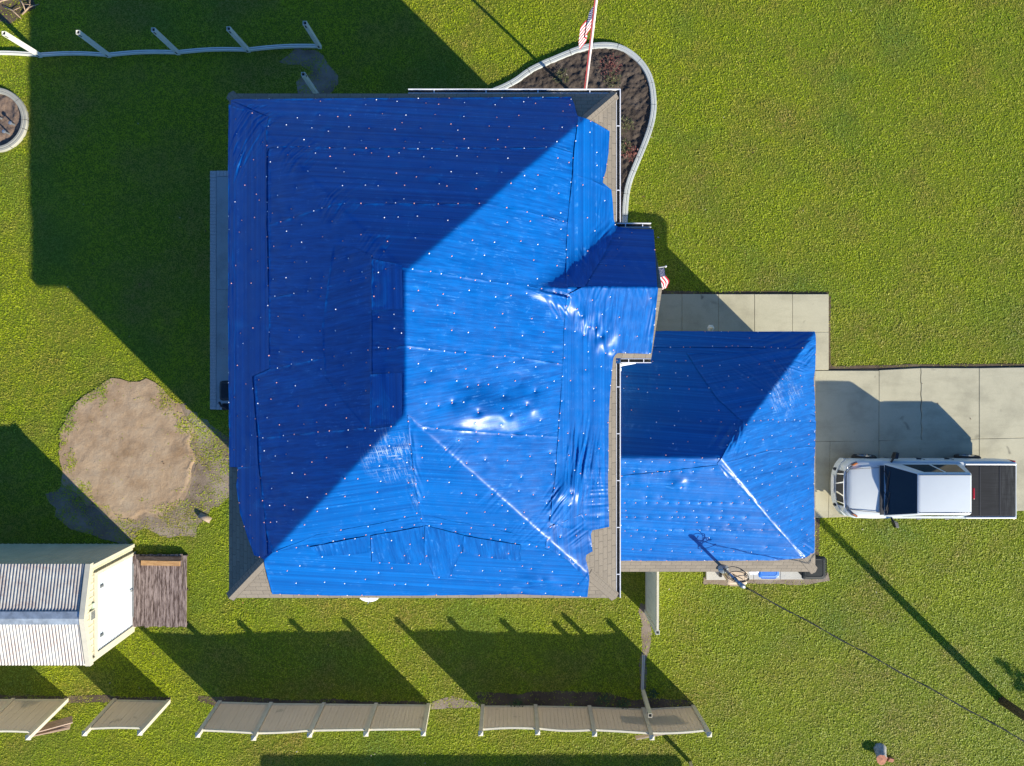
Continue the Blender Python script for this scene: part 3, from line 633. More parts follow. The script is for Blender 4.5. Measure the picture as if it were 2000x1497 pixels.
# ------------------------------------------------------------------ tarps
def z_px(px, py, zf):
    x, y, z = onroof([(px, py)], zf); return x[0], y[0], z[0]
def local(px, py, zf):
    x, y, z = z_px(px, py, zf); return x, y, (H - z) / F
def bump_ridge(X, Y, zf, px, py, lx, ln, ls, h):
    """a billow: crest at (px,py) running across by lx px, falling ln px to the north and ls px to the south"""
    x, y, s = local(px, py, zf); u = (X - x) / (lx * s); v = (Y - y) / s
    f = np.where(v > 0, np.exp(-(v / ln) ** 2), np.exp(-(v / ls) ** 2)); return h * np.exp(-np.abs(u) ** 3) * f
def folds(X, Y, zf, px, py, rx, ry, ang, wl, amp, fan=0.0, seed=0.0):
    """bunched folds running along ang (image degrees, clockwise from right), optionally fanning out"""
    x, y, s = local(px, py, zf); a = -math.radians(ang); dx, dy = (X - x) / s, (Y - y) / s
    u = dx * math.cos(a) + dy * math.sin(a); v = -dx * math.sin(a) + dy * math.cos(a)
    w = np.exp(-((dx / rx) ** 2 + (dy / ry) ** 2) ** 1.5)
    vv = v / (1 + fan * np.clip(u / max(rx, ry) + 0.0, -0.75, 3))
    n = vn(vv / wl + seed, u / (wl * 9) + seed) + 0.6 * vn(vv / wl * 2.3 + seed + 7, u / (wl * 6))
    return amp * w * (1 - np.abs(n) * 2.4)
H_DIMPLES = [(892, 744, .05, .14), (934, 752, .06, .16), (1006, 744, .09, .20), (983, 773, .09, .18), (1044, 764, .08, .16), (934, 805, .10, .16), (997, 811, .11, .16), (1028, 791, .08, .13), (883, 787, .05, .12), (1127, 604, .05, .10), (1136, 617, .05, .10), (1151, 639, .07, .11), (1164, 640, .07, .10), (1173, 658, .08, .12), (1197, 684, .07, .10), (1182, 690, .06, .10), (1140, 655, .04, .10), (1030, 1139, .05, .12), (1058, 1132, .04, .10), (1115, 962, .09, .14), (735, 560, .03, .12), (760, 728, .05, .16), (740, 620, .03, .14)]
G_DIMPLES = [(1312, 944, .06, .10), (1330, 951, .04, .08), (1226, 946, .05, .12), (1262, 970, .03, .08), (1291, 970, .03, .08)] + [(1238 + 23 * k, 921, .018, .06) for k in range(6)] + [(1220 + 21 * k, 982, .014, .06) for k in range(12)] + [(1240 + 24 * k, 1010, .012, .06) for k in range(10)]
H_BUMPS = [(965, 806, 62, 38, 22, 0.20), (1000, 822, 22, 20, 14, 0.06), (1043, 782, 26, 34, 26, 0.11), (1048, 800, 10, 10, 12, 0.04), (1112, 960, 24, 26, 16, 0.13), (1050, 1131, 34, 12, 10, 0.075), (1180, 672, 20, 24, 20, 0.07), (1168, 640, 8, 12, 12, 0.03), (905, 790, 70, 60, 60, 0.03), (1030, 700, 60, 60, 50, 0.03), (1190, 680, 10, 12, 12, .04),
           (735, 560, 22, 60, 60, .02), (735, 780, 22, 60, 60, .02)]
H_FOLDS = [(492, 258, 42, 60, -45, 9, .022, 0, 1), (465, 300, 22, 45, -60, 8, .03, 0, 2), (478, 205, 40, 14, -15, 8, .02, 0, 3), (1165, 520, 26, 60, -70, 11, .035, 0, 4), (1195, 478, 40, 40, -50, 10, .03, 0, 5), (1245, 520, 40, 60, 62, 13, .016, 0, 6),
           (1130, 500, 22, 80, 62, 12, .02, 0, 16), (1145, 905, 34, 80, 100, 9, .045, 0, 7), (1120, 900, 20, 80, 95, 8, .035, 0, 8), (1170, 900, 26, 70, 80, 9, .02, 0, 9), (1090, 985, 26, 40, 128, 7, .04, 0, 10), (1165, 970, 26, 70, 5, 8, .018, 0, 11), (1080, 570, 40, 14, 18, 8, .05, 0, 12), (1085, 433, 30, 8, 12, 5, .03, 0, 13),
           (1130, 1045, 24, 20, 150, 9, .025, 0, 14), (780, 900, 45, 60, 68, 5, .008, 0, 15), (812, 960, 12, 60, 75, 6, .03, 0, 17), (805, 880, 10, 50, 88, 5, .03, 0, 18), (1060, 1140, 60, 14, -4, 8, .02, 0, 19), (1150, 610, 60, 60, 90, 9, .007, 0, 20), (640, 1060, 20, 14, 40, 8, .02, 0, 21), (1140, 1130, 12, 30, 120, 8, .02, 0, 22), (1280, 620, 14, 70, 95, 7, .015, 0, 24), (585, 300, 40, 40, -52, 8, .016, 0, 25), (660, 395, 40, 40, -52, 8, .014, 0, 26), (730, 480, 36, 36, -52, 8, .014, 0, 27), (1150, 650, 45, 45, 88, 8, .018, 0, 28), (1090, 600, 24, 24, 60, 6, .03, 0, 29), (960, 975, 30, 30, -48, 6, .010, 0, 30), (1030, 1040, 34, 30, -48, 6, .014, 0, 31), (880, 890, 30, 30, -48, 6, .010, 0, 32), (1175, 410, 20, 40, 100, 9, .016, 0, 33), (1185, 310, 14, 50, 95, 8, .016, 0, 34), (456, 600, 10, 300, 90, 7, .010, 0, 35), (1140, 640, 24, 24, 92, 6, .02, 0, 36)]
G_BUMPS = [(1322, 944, 16, 10, 14, .08), (1330, 955, 8, 6, 6, .03), (1240, 946, 40, 10, 5, .035), (1225, 945, 10, 8, 8, .03), (1400, 945, 100, 14, 12, .012), (1555, 965, 30, 40, 40, .02)]
G_FOLDS = [(1545, 672, 60, 26, -20, 8, .025, 0, 1), (1570, 690, 30, 24, -38, 7, .03, 0, 2), (1535, 770, 40, 60, 62, 7, .022, 0, 3), (1500, 735, 70, 50, 38, 9, .016, 0, 4), (1290, 745, 70, 60, 80, 8, .012, 0, 5), (1250, 730, 40, 40, 100, 7, .012, 0, 23), (1385, 770, 60, 60, 50, 12, .010, 0, 6), (1420, 860, 40, 26, 130, 9, .035, 0, 7), (1440, 850, 20, 40, 110, 8, .03, 0, 8), (1575, 1075, 24, 22, 32, 6, .022, 0, 9), (1545, 1000, 26, 60, 118, 10, .012, 0, 10), (1500, 790, 24, 40, 60, 12, .016, 0, 11), (1222, 935, 18, 8, 0, 6, .02, 0, 12), (1560, 715, 40, 12, 15, 7, .03, 0, 13), (1588, 800, 8, 60, 20, 6, .02, 0, 14)]
def tarp_surface(X, Y, zf, bumps, fl, nails):
    z = zf(X, Y, 50.0) + 0.030
    z = z + 0.012 * fbm(X * 0.8, Y * 1.1, 2) + 0.002 * vn(X * 1.2, Y * 7) + 0.0015 * vn(X * 9, Y * 4)
    z = z + 0.0025 * fbm(X * 0.12, (Y + X * 0.1) * 8, 2)
    rr = np.random.default_rng(5)
    for _ in range(46):      # slack pockets between the nails
        cx, cy = rr.uniform(-7.2, 9.7), rr.uniform(-6.5, 7); sx, sy = rr.uniform(.10, .45), rr.uniform(.08, .22)
        z = z + rr.uniform(-.012, .022) * np.exp(-((X - cx) / sx) ** 2 - ((Y - cy) / sy) ** 2)
    for dx_, dy_, dep, sg in (H_DIMPLES if zf is house_z else G_DIMPLES):
        x, y, s = local(dx_, dy_, zf); d = np.hypot(X - x, Y - y); z = z - dep * np.exp(-d / sg)
    for b in bumps: z = z + bump_ridge(X, Y, zf, *b)
    for f in fl: z = z + folds(X, Y, zf, f[0], f[1], f[2], f[3], f[4], f[5], f[6], f[7], f[8] * 13.7)
    if zf is house_z:      # the slit seam that gapes beside the bay, its lower sheet lifted
        for (ax, ay), (cx, cy), h0, h1, wn_, ws_ in (((1008, 559), (1108, 584), .01, .15, .035, .16), ((1080, 563), (1108, 566), .02, .06, .05, .05)):
            x0, y0, s0 = local(ax, ay, zf); x1, y1, s1 = local(cx, cy, zf); L = math.hypot(x1 - x0, y1 - y0); ux, uy = (x1 - x0) / L, (y1 - y0) / L
            u = (X - x0) * ux + (Y - y0) * uy; v = -(X - x0) * uy + (Y - y0) * ux; f = np.clip(u / L, 0, 1)
            z = z + (h0 + (h1 - h0) * f ** 1.5) * np.where(v > 0, np.exp(-(v / wn_) ** 2), np.exp(-(v / ws_) ** 2)) * np.exp(-(np.maximum(u - L, 0) / .05) ** 2) * np.exp(-(np.minimum(u, 0) / .05) ** 2)
    for q, (nx, ny) in enumerate(nails):
        i = (np.abs(X - nx) < .3) & (np.abs(Y - ny) < .3)
        d = np.hypot(X[i] - nx, Y[i] - ny); z[i] -= (0.008 + 0.022 * ((q * 37) % 11) / 10) * np.exp(-d / (0.04 + 0.004 * (q % 9)))
    return np.maximum(z, zf(X, Y) + 0.008)
def lev(li): return 0.0 if li == 0 else (0.003 + 0.0016 * li if li < 9 else 0.019 if li < 14 else 0.012 + 0.0015 * (li - 14))
def make_tarp(name, label, zf, sheets, bumps, fl, seams, keep_out=None, res=0.03, spacing=0.5, lim=900):
    # nail positions: along seams and edges, plus rows over the field
    polys = [(list(zip(*onroof(s[0], zf)[:2])), s[1], s[2]) for s in sheets]
    outer = polys[0][0]; nails = [local(a_, b_, zf)[:2] for a_, b_, _, _ in (H_DIMPLES if zf is house_z else G_DIMPLES)]
    def add(x, y, mind=0.14):
        if all((x - a) ** 2 + (y - b) ** 2 > mind * mind for a, b in nails): nails.append((x, y))
    for line, sp in seams:
        x, y, z = onroof(line, zf)
        for i in range(len(x) - 1):
            L = math.hypot(x[i + 1] - x[i], y[i + 1] - y[i]); k = max(1, int(L / sp))
            for q in range(k):
                f = (q + RNG.uniform(.2, .8)) / k; add(x[i] + (x[i + 1] - x[i]) * f + RNG.normal(0, .012), y[i] + (y[i + 1] - y[i]) * f + RNG.normal(0, .012))
    ox = [p[0] for p in outer]; oy = [p[1] for p in outer]; yy = min(oy)
    while yy < max(oy):
        xx = min(ox) + RNG.uniform(0, spacing)
        while xx < max(ox):
            
            if RNG.random() < .86: add(xx + RNG.normal(0, spacing * .22), yy + RNG.normal(0, spacing * .13), spacing * .34)
            xx += spacing * RNG.uniform(.7, 1.45)
        yy += spacing * .86
    nails = [n for n in nails if inpoly(np.array([n[0]]), np.array([n[1]]), outer)[0]]
    root = thing(name, label, 'tarp', (float(np.mean(ox)), float(np.mean(oy)), float(min(onroof(sheets[0][0], zf)[2]))))
    for li, (poly, mat, wob) in enumerate(polys):
        res = 0.05 if li == 0 else 0.021
        if wob: poly = [(p[0], p[1]) for p in wobble([(a, b, 0) for a, b in poly], wob, 0.12, 2.6, True, li * 3.3)]
        xs = np.array([p[0] for p in poly]); ys = np.array([p[1] for p in poly])
        X, Y = np.meshgrid(np.arange(xs.min() - res, xs.max() + res, res), np.arange(ys.min() - res, ys.max() + res, res))
        V, Fc = clip_grid(X, Y, poly); d, _, _ = polydist(V[:, 0], V[:, 1], poly)
        z = tarp_surface(V[:, 0], V[:, 1], zf, bumps, fl, nails) + lev(li)
        n = vn(V[:, 0] * 5 + li, V[:, 1] * 5) + 0.5
        z += (0.014 * n + 0.002) * np.exp(-(d / 0.03) ** 2) * (1 if li else 0.6)
        # one fine row of creases along every hem
        z += 0.007 * vn(V[:, 0] * 16, V[:, 1] * 16) * np.exp(-(d / 0.10) ** 2)
        raw_mesh('tarp_sheet', np.column_stack([V, z]), Fc, mat, root)
    # cap nails
    nx = np.array([n[0] for n in nails]); ny = np.array([n[1] for n in nails]); base = tarp_surface(nx, ny, zf, bumps, fl, nails)
    lift = np.zeros(len(nx))
    for li, (poly, mat, wob) in enumerate(polys): lift = np.where(inpoly(nx, ny, poly), lev(li), lift)
    h = 0.02; zx = (zf(nx + h, ny, 26.) - zf(nx - h, ny, 26.)) / (2 * h); zy = (zf(nx, ny + h, 26.) - zf(nx, ny - h, 26.)) / (2 * h)
    order = RNG.permutation(len(nx)); ro = origin_of(root); st = MB(); meshes = []
    for mt in (M_nail_w, M_nail_o):
        q = MB(); q.lathe((0, 0, 0), [(0.0, 0.013), (0.0095, 0.0115), (0.015, 0.005), (0.016, -0.01)], 8); o = q.build('nail_cap', mt, None, smooth=True, origin=(0, 0, 0)); meshes.append(o.data); bpy.data.objects.remove(o)
    prof = [(0.0095, 0.0115), (0.015, 0.005), (0.016, -0.01)]
    for c, i in enumerate(order):
        nrm = Vector((-zx[i], -zy[i], 1)).normalized(); p = Vector((nx[i], ny[i], base[i] + lift[i] + 0.010)); k = 0 if RNG.random() < 0.42 else 1
        q = nrm.to_track_quat('Z', 'Y')
        if c < 100:
            o = bpy.data.objects.new('nail_cap', meshes[k]); C.objects.link(o); o.parent = root; o.location = p - ro; o.rotation_euler = q.to_euler()
        else:
            vs = [p + q @ Vector((0, 0, .012))]; fs = []
            for r, zz in prof: vs += [p + q @ Vector((r * math.cos(w * math.pi / 4), r * math.sin(w * math.pi / 4), zz)) for w in range(8)]
            for w in range(8):
                w2 = (w + 1) % 8; fs += [(0, 1 + w, 1 + w2), (1 + w, 9 + w, 9 + w2, 1 + w2), (9 + w, 17 + w, 17 + w2, 9 + w2)]
            st.poly(vs, fs, k)
    stuff(st.build('nail_caps', [M_nail_w, M_nail_o], root, smooth=True))
    return root
M_nail_w = simple('white_nail_cap', (0.85, 0.86, 0.88), 0.4, 0.03); M_nail_o = simple('orange_nail_cap', (0.80, 0.36, 0.30), 0.45, 0.1)
# seams in photograph pixels
W1 = [(527, 440), (590, 420), (655, 400)]; N2 = [(655, 400), (800, 399), (960, 401)]; E1 = [(960, 401), (1040, 417), (1110, 437)]
N1 = [(527, 291), (700, 291), (900, 291), (1087, 291)]
W2 = [(526, 583), (620, 566), (700, 546), (765, 524)]; E2 = [(803, 525), (900, 542), (1040, 561), (1107, 578)]
W3 = [(527, 722), (600, 706), (700, 688), (785, 676)]; E3 = [(797, 676), (900, 690), (1010, 698), (1100, 712)]
W4 = [(507, 856), (600, 846), (700, 836), (775, 832)]; E4 = [(828, 834), (900, 841), (1000, 848), (1092, 853)]
VE = [(1128, 232), (1121, 300), (1115, 380), (1108, 440), (1107, 520), (1106, 590), (1103, 660), (1099, 720), (1095, 790), (1090, 855), (1085, 920), (1080, 975), (1074, 1020), (1066, 1068)]
S5 = [(533, 1078), (620, 1062), (700, 1046), (760, 1035), (825, 1022), (870, 1034), (940, 1048), (1000, 1058), (1062, 1070)]
SV = [(797, 815), (800, 850), (806, 905), (815, 960), (825, 1022)]
WV = [(527, 230), (522, 300), (522, 440), (526, 583), (527, 720)]; WV2 = [(494, 735), (502, 840), (511, 950), (521, 1040), (523, 1082)]
OUT_H = [(452, 198), (480, 195), (700, 193), (900, 192), (1115, 191), (1121, 205), (1128, 229), (1190, 258), (1188, 300), (1183, 335), (1176, 357), (1193, 371), (1196, 400), (1198, 430), (1202, 444), (1240, 448), (1276, 449), (1279, 500), (1283, 562), (1279, 620), (1272, 690), (1266, 692), (1230, 690), (1204, 690), (1197, 700), (1193, 740), (1190, 780), (1188, 850), (1187, 940), (1189, 1028), (1153, 1036), (1157, 1076), (1142, 1084), (1148, 1110), (1150, 1140), (1147, 1165),
         (1120, 1164), (1090, 1162), (1060, 1158), (1030, 1155), (1000, 1160), (960, 1161), (800, 1163), (650, 1163), (533, 1160), (524, 1130), (517, 1092), (498, 1084), (482, 1040), (470, 1000), (463, 950), (465, 920), (466, 913), (449, 912), (449, 850), (447, 700), (448, 550), (447, 400), (450, 340), (448, 280), (452, 240)]
def rev(p): return p[::-1]
NEc = [(1128, 229)]
M_tarp_d = tarp_mat('darker_tarp', math.radians(-9), (0.0, 0.070, 0.285), (0.0, 0.108, 0.385)); M_tarp_l = tarp_mat('paler_tarp', math.radians(88), (0.0, 0.092, 0.36), (0.0, 0.14, 0.47))  # one darker and one paler tarp tone for the sheets west of the ridge
sheetsH = [(OUT_H, M_tarp_h, 0.0),
  ([(533, 1079), (517, 1092), (533, 1160), (800, 1163), (1000, 1160), (1147, 1165), (1150, 1130), (1090, 1080), (1062, 1070), (1000, 1040), (825, 1005), (620, 1045)], M_tarp_h, 0.012),
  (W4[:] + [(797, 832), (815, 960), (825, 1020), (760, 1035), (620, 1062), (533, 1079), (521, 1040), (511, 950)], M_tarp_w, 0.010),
  ([(797, 812)] + E4 + VE[9:] + [(1062, 1072)] + rev(S5[4:8]) + rev(SV[1:]), M_tarp_h, 0.010),
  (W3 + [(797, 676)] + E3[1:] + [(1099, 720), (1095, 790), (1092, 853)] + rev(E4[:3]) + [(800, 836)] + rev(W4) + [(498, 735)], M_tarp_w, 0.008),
  (W2 + [(803, 525)] + E2[1:] + [(1103, 660), (1100, 712)] + rev(E3[:3]) + rev(W3) , M_tarp_h, 0.008),
  (W1[:2] + N2[:2] + E1 + [(1107, 520), (1107, 578)] + rev(E2[:3]) + rev(W2), M_tarp_h, 0.008),
  (N1 + [(1118, 300), (1112, 390), (1110, 437)] + rev(E1[:2]) + rev(N2[:2]) + rev(W1), M_tarp_h, 0.008),
  ([(452, 198), (1115, 191), (1121, 205), (1128, 231), (1119, 293)] + rev(N1) + [(522, 300), (527, 230)], M_tarp_h, 0.006),
  ([(448, 206), (470, 214), (527, 230), (522, 300), (522, 440), (526, 583), (527, 720), (494, 735), (503, 850), (506, 912), (450, 911), (447, 700), (447, 400)], M_tarp_v, 0.010),
  ([(466, 913), (506, 907), (511, 950), (521, 1040), (523, 1083), (512, 1089), (498, 1084), (482, 1040), (470, 1000), (463, 950)], M_tarp_v, 0.008),
  ([(1128, 229), (1190, 258), (1188, 300), (1183, 335), (1176, 359), (1118, 346), (1121, 300)], M_tarp_v, 0.008),
  ([(1118, 342), (1150, 351), (1193, 371), (1196, 400), (1198, 430), (1204, 446), (1178, 500), (1140, 562), (1106, 560), (1108, 440)], M_tarp_v, 0.008),
  ([(1106, 578), (1140, 560), (1276, 560), (1284, 562), (1279, 620), (1270, 691), (1204, 690), (1197, 700), (1190, 780), (1188, 850), (1187, 940), (1189, 1028), (1153, 1036), (1100, 1030), (1074, 1020), (1085, 920), (1090, 855), (1099, 720)], M_tarp_v, 0.008),
  ([(1070, 1030), (1136, 1003), (1148, 1030), (1157, 1076), (1142, 1084), (1148, 1110), (1150, 1135), (1110, 1095), (1066, 1068)], M_tarp_p, 0.010),
  ([(725, 1046), (829, 1028), (831, 1102), (780, 1100), (727, 1098)], M_tarp_p, 0.012), ([(831, 1026), (908, 1046), (903, 1075), (878, 1129), (847, 1124), (838, 1102), (829, 1098)], M_tarp_p, 0.012),
  ([(652, 480), (690, 484), (727, 500), (727, 834), (716, 837), (672, 786), (635, 737), (630, 640), (640, 560)], M_tarp_d, 0.008), ([(727, 506), (787, 520), (787, 604), (727, 606)], M_tarp_l, 0.008), ([(724, 731), (787, 728), (786, 812), (778, 826), (724, 833)], M_tarp_l, 0.008),
  ([(606, 1068), (718, 1046), (722, 1078), (690, 1082), (622, 1086)], M_tarp_p, 0.010), ([(906, 1046), (1018, 1064), (1016, 1095), (960, 1090), (905, 1080)], M_tarp_p, 0.010)]
seamsH = [(s, .42) for s in (W1, N2, E1, N1, W2, E2, W3, E3, W4, E4)] + [(VE, .36), (S5, .36), (SV, .3), (WV, .45), (WV2, .5), (OUT_H + OUT_H[:1], .42),
          ([(725, 1046), (729, 1098), (829, 1101)], .3), ([(847, 1124), (878, 1129), (903, 1075)], .25), ([(690, 1082), (620, 1088)], .4), ([(1066, 1068), (1148, 1112)], .22), ([(840, 850), (900, 905), (1000, 1005)], .5)]
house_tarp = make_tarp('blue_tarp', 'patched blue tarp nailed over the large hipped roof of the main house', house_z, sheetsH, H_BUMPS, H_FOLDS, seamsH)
OUT_G = [(1225, 649), (1300, 647), (1450, 648), (1590, 648), (1592, 660), (1591, 720), (1588, 740), (1591, 800), (1589, 950), (1590, 1060), (1589, 1078), (1566, 1090), (1520, 1094), (1400, 1095), (1206, 1095), (1207, 900), (1207, 720), (1230, 705)]
OUT_G[-3:] = [(1160, 1095), (1140, 900), (1135, 720), (1200, 650)]
# the part of the outline under the house eave follows the house wall
Gs1 = [(1150, 757), (1300, 760), (1400, 757), (1500, 762)]; Ga = [(1310, 678), (1400, 676), (1500, 678), (1570, 680)]
GE1 = [(1398, 900), (1425, 860), (1450, 822), (1500, 820), (1590, 822)]; GS1 = [(1160, 934), (1260, 926), (1400, 914)]
GS2 = [(1170, 1037), (1300, 1036), (1500, 1036)]; GE2 = [(1425, 945), (1500, 925), (1588, 900)]
sheetsG = [(OUT_G, M_tarp_h, 0.0),
  ([(1150, 1036), (1300, 1036), (1520, 1036), (1572, 1086), (1520, 1094), (1400, 1095), (1160, 1095)], M_tarp_h, 0.006),
  ([(1150, 934), (1260, 925), (1405, 908), (1450, 955), (1520, 1036), (1300, 1036), (1150, 1037)], M_tarp_h, 0.006),
  ([(1405, 905), (1500, 880), (1588, 872), (1590, 1060), (1589, 1078), (1568, 1090), (1500, 1010)], M_tarp_w, 0.008),
  ([(1400, 905), (1424, 862), (1452, 822), (1500, 820), (1592, 822), (1590, 905), (1500, 925), (1420, 935)], M_tarp_w, 0.012),
  ([(1340, 690), (1450, 690), (1592, 660), (1591, 720), (1588, 740), (1591, 800), (1590, 826), (1500, 823), (1452, 826), (1400, 780)], M_tarp_w, 0.008),
  (OUT_G[:4] + [(1592, 660), (1590, 682), (1450, 679), (1300, 678), (1200, 680)], M_tarp_h, 0.006)]
seamsG = [(Gs1, .4), (Ga, .36), (GE1, .35), (GS1, .36), (GS2, .42), (GE2, .5), (OUT_G[:-4], .26), ([(1160, 982), (1300, 982), (1450, 983)], .45), ([(1170, 1010), (1480, 1011)], .5), ([(1300, 1078), (1500, 1077)], .8), ([(1200, 903), (1390, 903)], .6)]
garage_tarp = make_tarp('blue_tarp', 'smaller blue tarp nailed over the garage roof beside the driveway', garage_z, sheetsG, G_BUMPS, G_FOLDS, seamsG)
# ------------------------------------------------------------------ pickup truck
TX, TY = 11.27, -4.32
truck = thing('pickup_truck', 'white crew cab pickup truck with a black bed cover parked on the driveway', 'pickup truck', (TX, TY, 0.06))
def tv(x, y, z): return (TX + x, TY + y, 0.06 + z)
def arch(x, z0=0.42):
    z = z0
    for c in (1.02, 4.52):
        d = abs(x - c)
        if d < 0.50: z = max(z, 0.36 + math.sqrt(max(0, 0.50 ** 2 - d * d)))
    return z
def wid(x): return 0.985 - 0.30 * max(0, (0.42 - x) / 0.42) ** 2 - 0.03 * max(0, (x - 5.1) / 0.5)
stx = [0.06, 0.14, 0.26, 0.40, 0.515, 0.56, 0.64, 0.76, 0.9, 1.02, 1.14, 1.28, 1.4, 1.48, 1.525, 1.7, 2.2, 2.8, 3.3, 3.8, 4.015, 4.06, 4.14, 4.26, 4.4, 4.52, 4.64, 4.78, 4.9, 4.98, 5.025, 5.2, 5.42, 5.52, 5.58]
def topz(x):   # shoulder and centre-line heights of bonnet / deck / bed
    if x < 0.12: return 0.92, 0.94
    if x < 1.35:
        q = (x - .12) / 1.23; return 0.98 + .14 * q ** .6, 1.03 + .17 * q ** .55
    if x < 3.8: return 1.13, 1.16
    return 1.17, 1.17
b = MB(); rings = []
for x in stx:
    w = wid(x); s, c = topz(x); zs = arch(x, 0.55 if x < .3 else .42); zm = max(zs + .02, .78); dk = w * (0.74 if x < 1.35 else .93)
    half = [(w * .955, zs), (w, zm), (w * .995, (zm + s) / 2), (w * .955, s - .02), (w * .90, s + .015), (dk, s + .03 if x > 1.35 else s + .045), (dk * .5, (s + .02 + c) / 2 + .018), (0, c + .012)]
    rings.append([tv(x, y, z) for y, z in half] + [tv(x, -y, z) for y, z in half[-2::-1]])
n = len(rings[0]); vs = [v for r in rings for v in r]; fs = []
for i in range(len(rings) - 1):
    for k in range(n - 1): fs.append((i * n + k, i * n + k + 1, (i + 1) * n + k + 1, (i + 1) * n + k))
fs += [tuple(range(n)), tuple((len(rings) - 1) * n + k for k in range(n - 1, -1, -1))]
b.poly(vs, [f[::-1] for f in fs]); body = b.build('body', M_paint, truck, smooth=True)
md = body.modifiers.new('edges', 'EDGE_SPLIT'); md.split_angle = math.radians(38)
under = MB(); under.box(tv(2.9, 0, .58), (5.3, 1.62, .42)); under.build('underbody', M_black, truck)
# cab
def quad_cab(z0, z1, x0, x1, x2, x3, w0, w1): return [tv(x0, -w0, z0), tv(x3, -w0, z0), tv(x3, w0, z0), tv(x0, w0, z0)], [tv(x1, -w1, z1), tv(x2, -w1, z1), tv(x2, w1, z1), tv(x1, w1, z1)]
cb = MB(); bt, tp = quad_cab(1.10, 1.83, 1.20, 1.98, 3.70, 3.86, .90, .66); cb.hexa(bt, tp); cab = cb.build('cab', M_paint, truck, smooth=True)
bv = cab.modifiers.new('bevel', 'BEVEL'); bv.width = .085; bv.segments = 5; bv.limit_method = 'ANGLE'; bv.angle_limit = math.radians(30)
def glass(name, q, off, inset=(0, 0), parent=truck, mat=M_glass):
    a, bb, c, d = [Vector(p) for p in q]; nn = (bb - a).cross(d - a).normalized()
    gm = MB(); gm.hexa([p + nn * (off - .02) for p in (a, bb, c, d)], [p + nn * off for p in (a, bb, c, d)]); o = gm.build(name, mat, parent, bevel=.008); return o
def lerp4(B0, B1, T0, T1, u0, u1, v0, v1):
    f = lambda u, v: Vector(B0).lerp(Vector(B1), u).lerp(Vector(T0).lerp(Vector(T1), u), v)
    return [f(u0, v0), f(u1, v0), f(u1, v1), f(u0, v1)]
ws = glass('windscreen', lerp4(bt[3], bt[0], tp[3], tp[0], .03, .97, .10, .97), .006)
glass('rear_window', lerp4(bt[1], bt[2], tp[1], tp[2], .12, .88, .2, .88), .006)
for B0, B1, T0, T1 in ((bt[2], bt[3], tp[2], tp[3]), (bt[0], bt[1], tp[0], tp[1])):
    near = B0 == bt[2]
    for u0, u1 in (((.10, .44), (.475, .83)) if near else ((.17, .525), (.56, .90))): glass('side_window', lerp4(B0, B1, T0, T1, u0, u1, .22, .90), .005)
m = MB(); m.box(tv(1.17, 0, 1.200), (.13, 1.62, .035)); cow = m.build('cowl', M_black, truck, bevel=.01)
for y0, y1 in ((.68, .05), (.0, -.66)):
    m = MB(); m.tube([tv(1.20, y0, 1.235), tv(1.33, (y0 + y1) / 2, 1.29), tv(1.26, y1, 1.265)], .011, 6); m.tube([tv(1.38, y0 - .05, 1.29), tv(1.30, y1 - .08, 1.27)], .013, 6); m.build('wiper', M_black, truck)
# bed cover, rails, brake lamp, tail lamps
t = NT('bed_cover'); v = t.mapped(scale=(.9, 14, 1)); v2 = t.mapped(scale=(14, 1.1, 1)); a = t.noise(1.5, 5, .7, v); bb2 = t.noise(1.2, 5, .7, v2); xg = t.n('SeparateXYZ'); t.l(t.pos(), xg.inputs[0])
dust = t.math('MULTIPLY', t.ramp(bb2, [(.45, (0, 0, 0)), (.7, (1, 1, 1))]), t.ramp(t.math('MULTIPLY', t.math('SUBTRACT', xg.outputs[0], TX + 4.6), .9), [(.1, (0, 0, 0)), (1, (1, 1, 1))]))
c = t.mix(t.math('MULTIPLY', dust, .4), t.ramp(a, [(.3, (.013, .0135, .014)), (.7, (.026, .027, .028))]), (.16, .17, .16))
M_cover = t.out(c, .75, t.bump(a, .2, .006), spec=.15)
m = MB(); m.box(tv(4.71, -.02, 1.215), (1.64, 1.66, .045)); bc = m.build('bed_cover', M_cover, truck, bevel=.02)
for xx in (4.35, 5.0):
    m = MB(); m.box(tv(xx, -.02, 1.2415), (.03, 1.60, .012)); m.build('cover_seam', M_black, bc)
for yy in (.855, -.895):
    m = MB(); m.box(tv(4.72, yy, 1.222), (1.66, .05, .03)); m.build('bed_rail', M_paint, truck, bevel=.012)
m = MB(); m.box(tv(3.80, 0, 1.74), (.05, .36, .05)); m.build('brake_lamp', M_red, truck, bevel=.01)
for s in (-1, 1):
    m = MB(); m.box(tv(5.54, s * .90, .98), (.09, .12, .34)); m.build('tail_lamp', M_red, truck, bevel=.015)
# front: bumper, grille with bars, head lamps, plate
def front_strip(z0, z1, off, mat, name, y0, y1, parent=truck, k=14, lean=0.0):
    m = MB(); A = []
    for i in range(k + 1):
        y = y0 + (y1 - y0) * i / k; x = .02 + .34 * abs(y / .985) ** 3.2 - off
        A.append(((x, y)))
    for (xa, ya), (xb, yb) in zip(A, A[1:]): m.hexa([tv(xa, ya, z0), tv(xa + .12, ya, z0), tv(xb + .12, yb, z0), tv(xb, yb, z0)], [tv(xa + lean, ya, z1), tv(xa + .12 + lean, ya, z1), tv(xb + .12 + lean, yb, z1), tv(xb + lean, yb, z1)])
    return m.build(name, mat, parent)
bump_ = front_strip(.42, .70, .15, M_paint, 'bumper', -.95, .95, lean=.02); front_strip(.36, .415, .03, M_black, 'air_dam', -.8, .8)
front_strip(.70, .99, .07, M_paint, 'front_panel', -.93, .93, lean=.09)
gr = front_strip(.715, 1.01, .11, M_black, 'grille', -.58, .58, lean=.11)
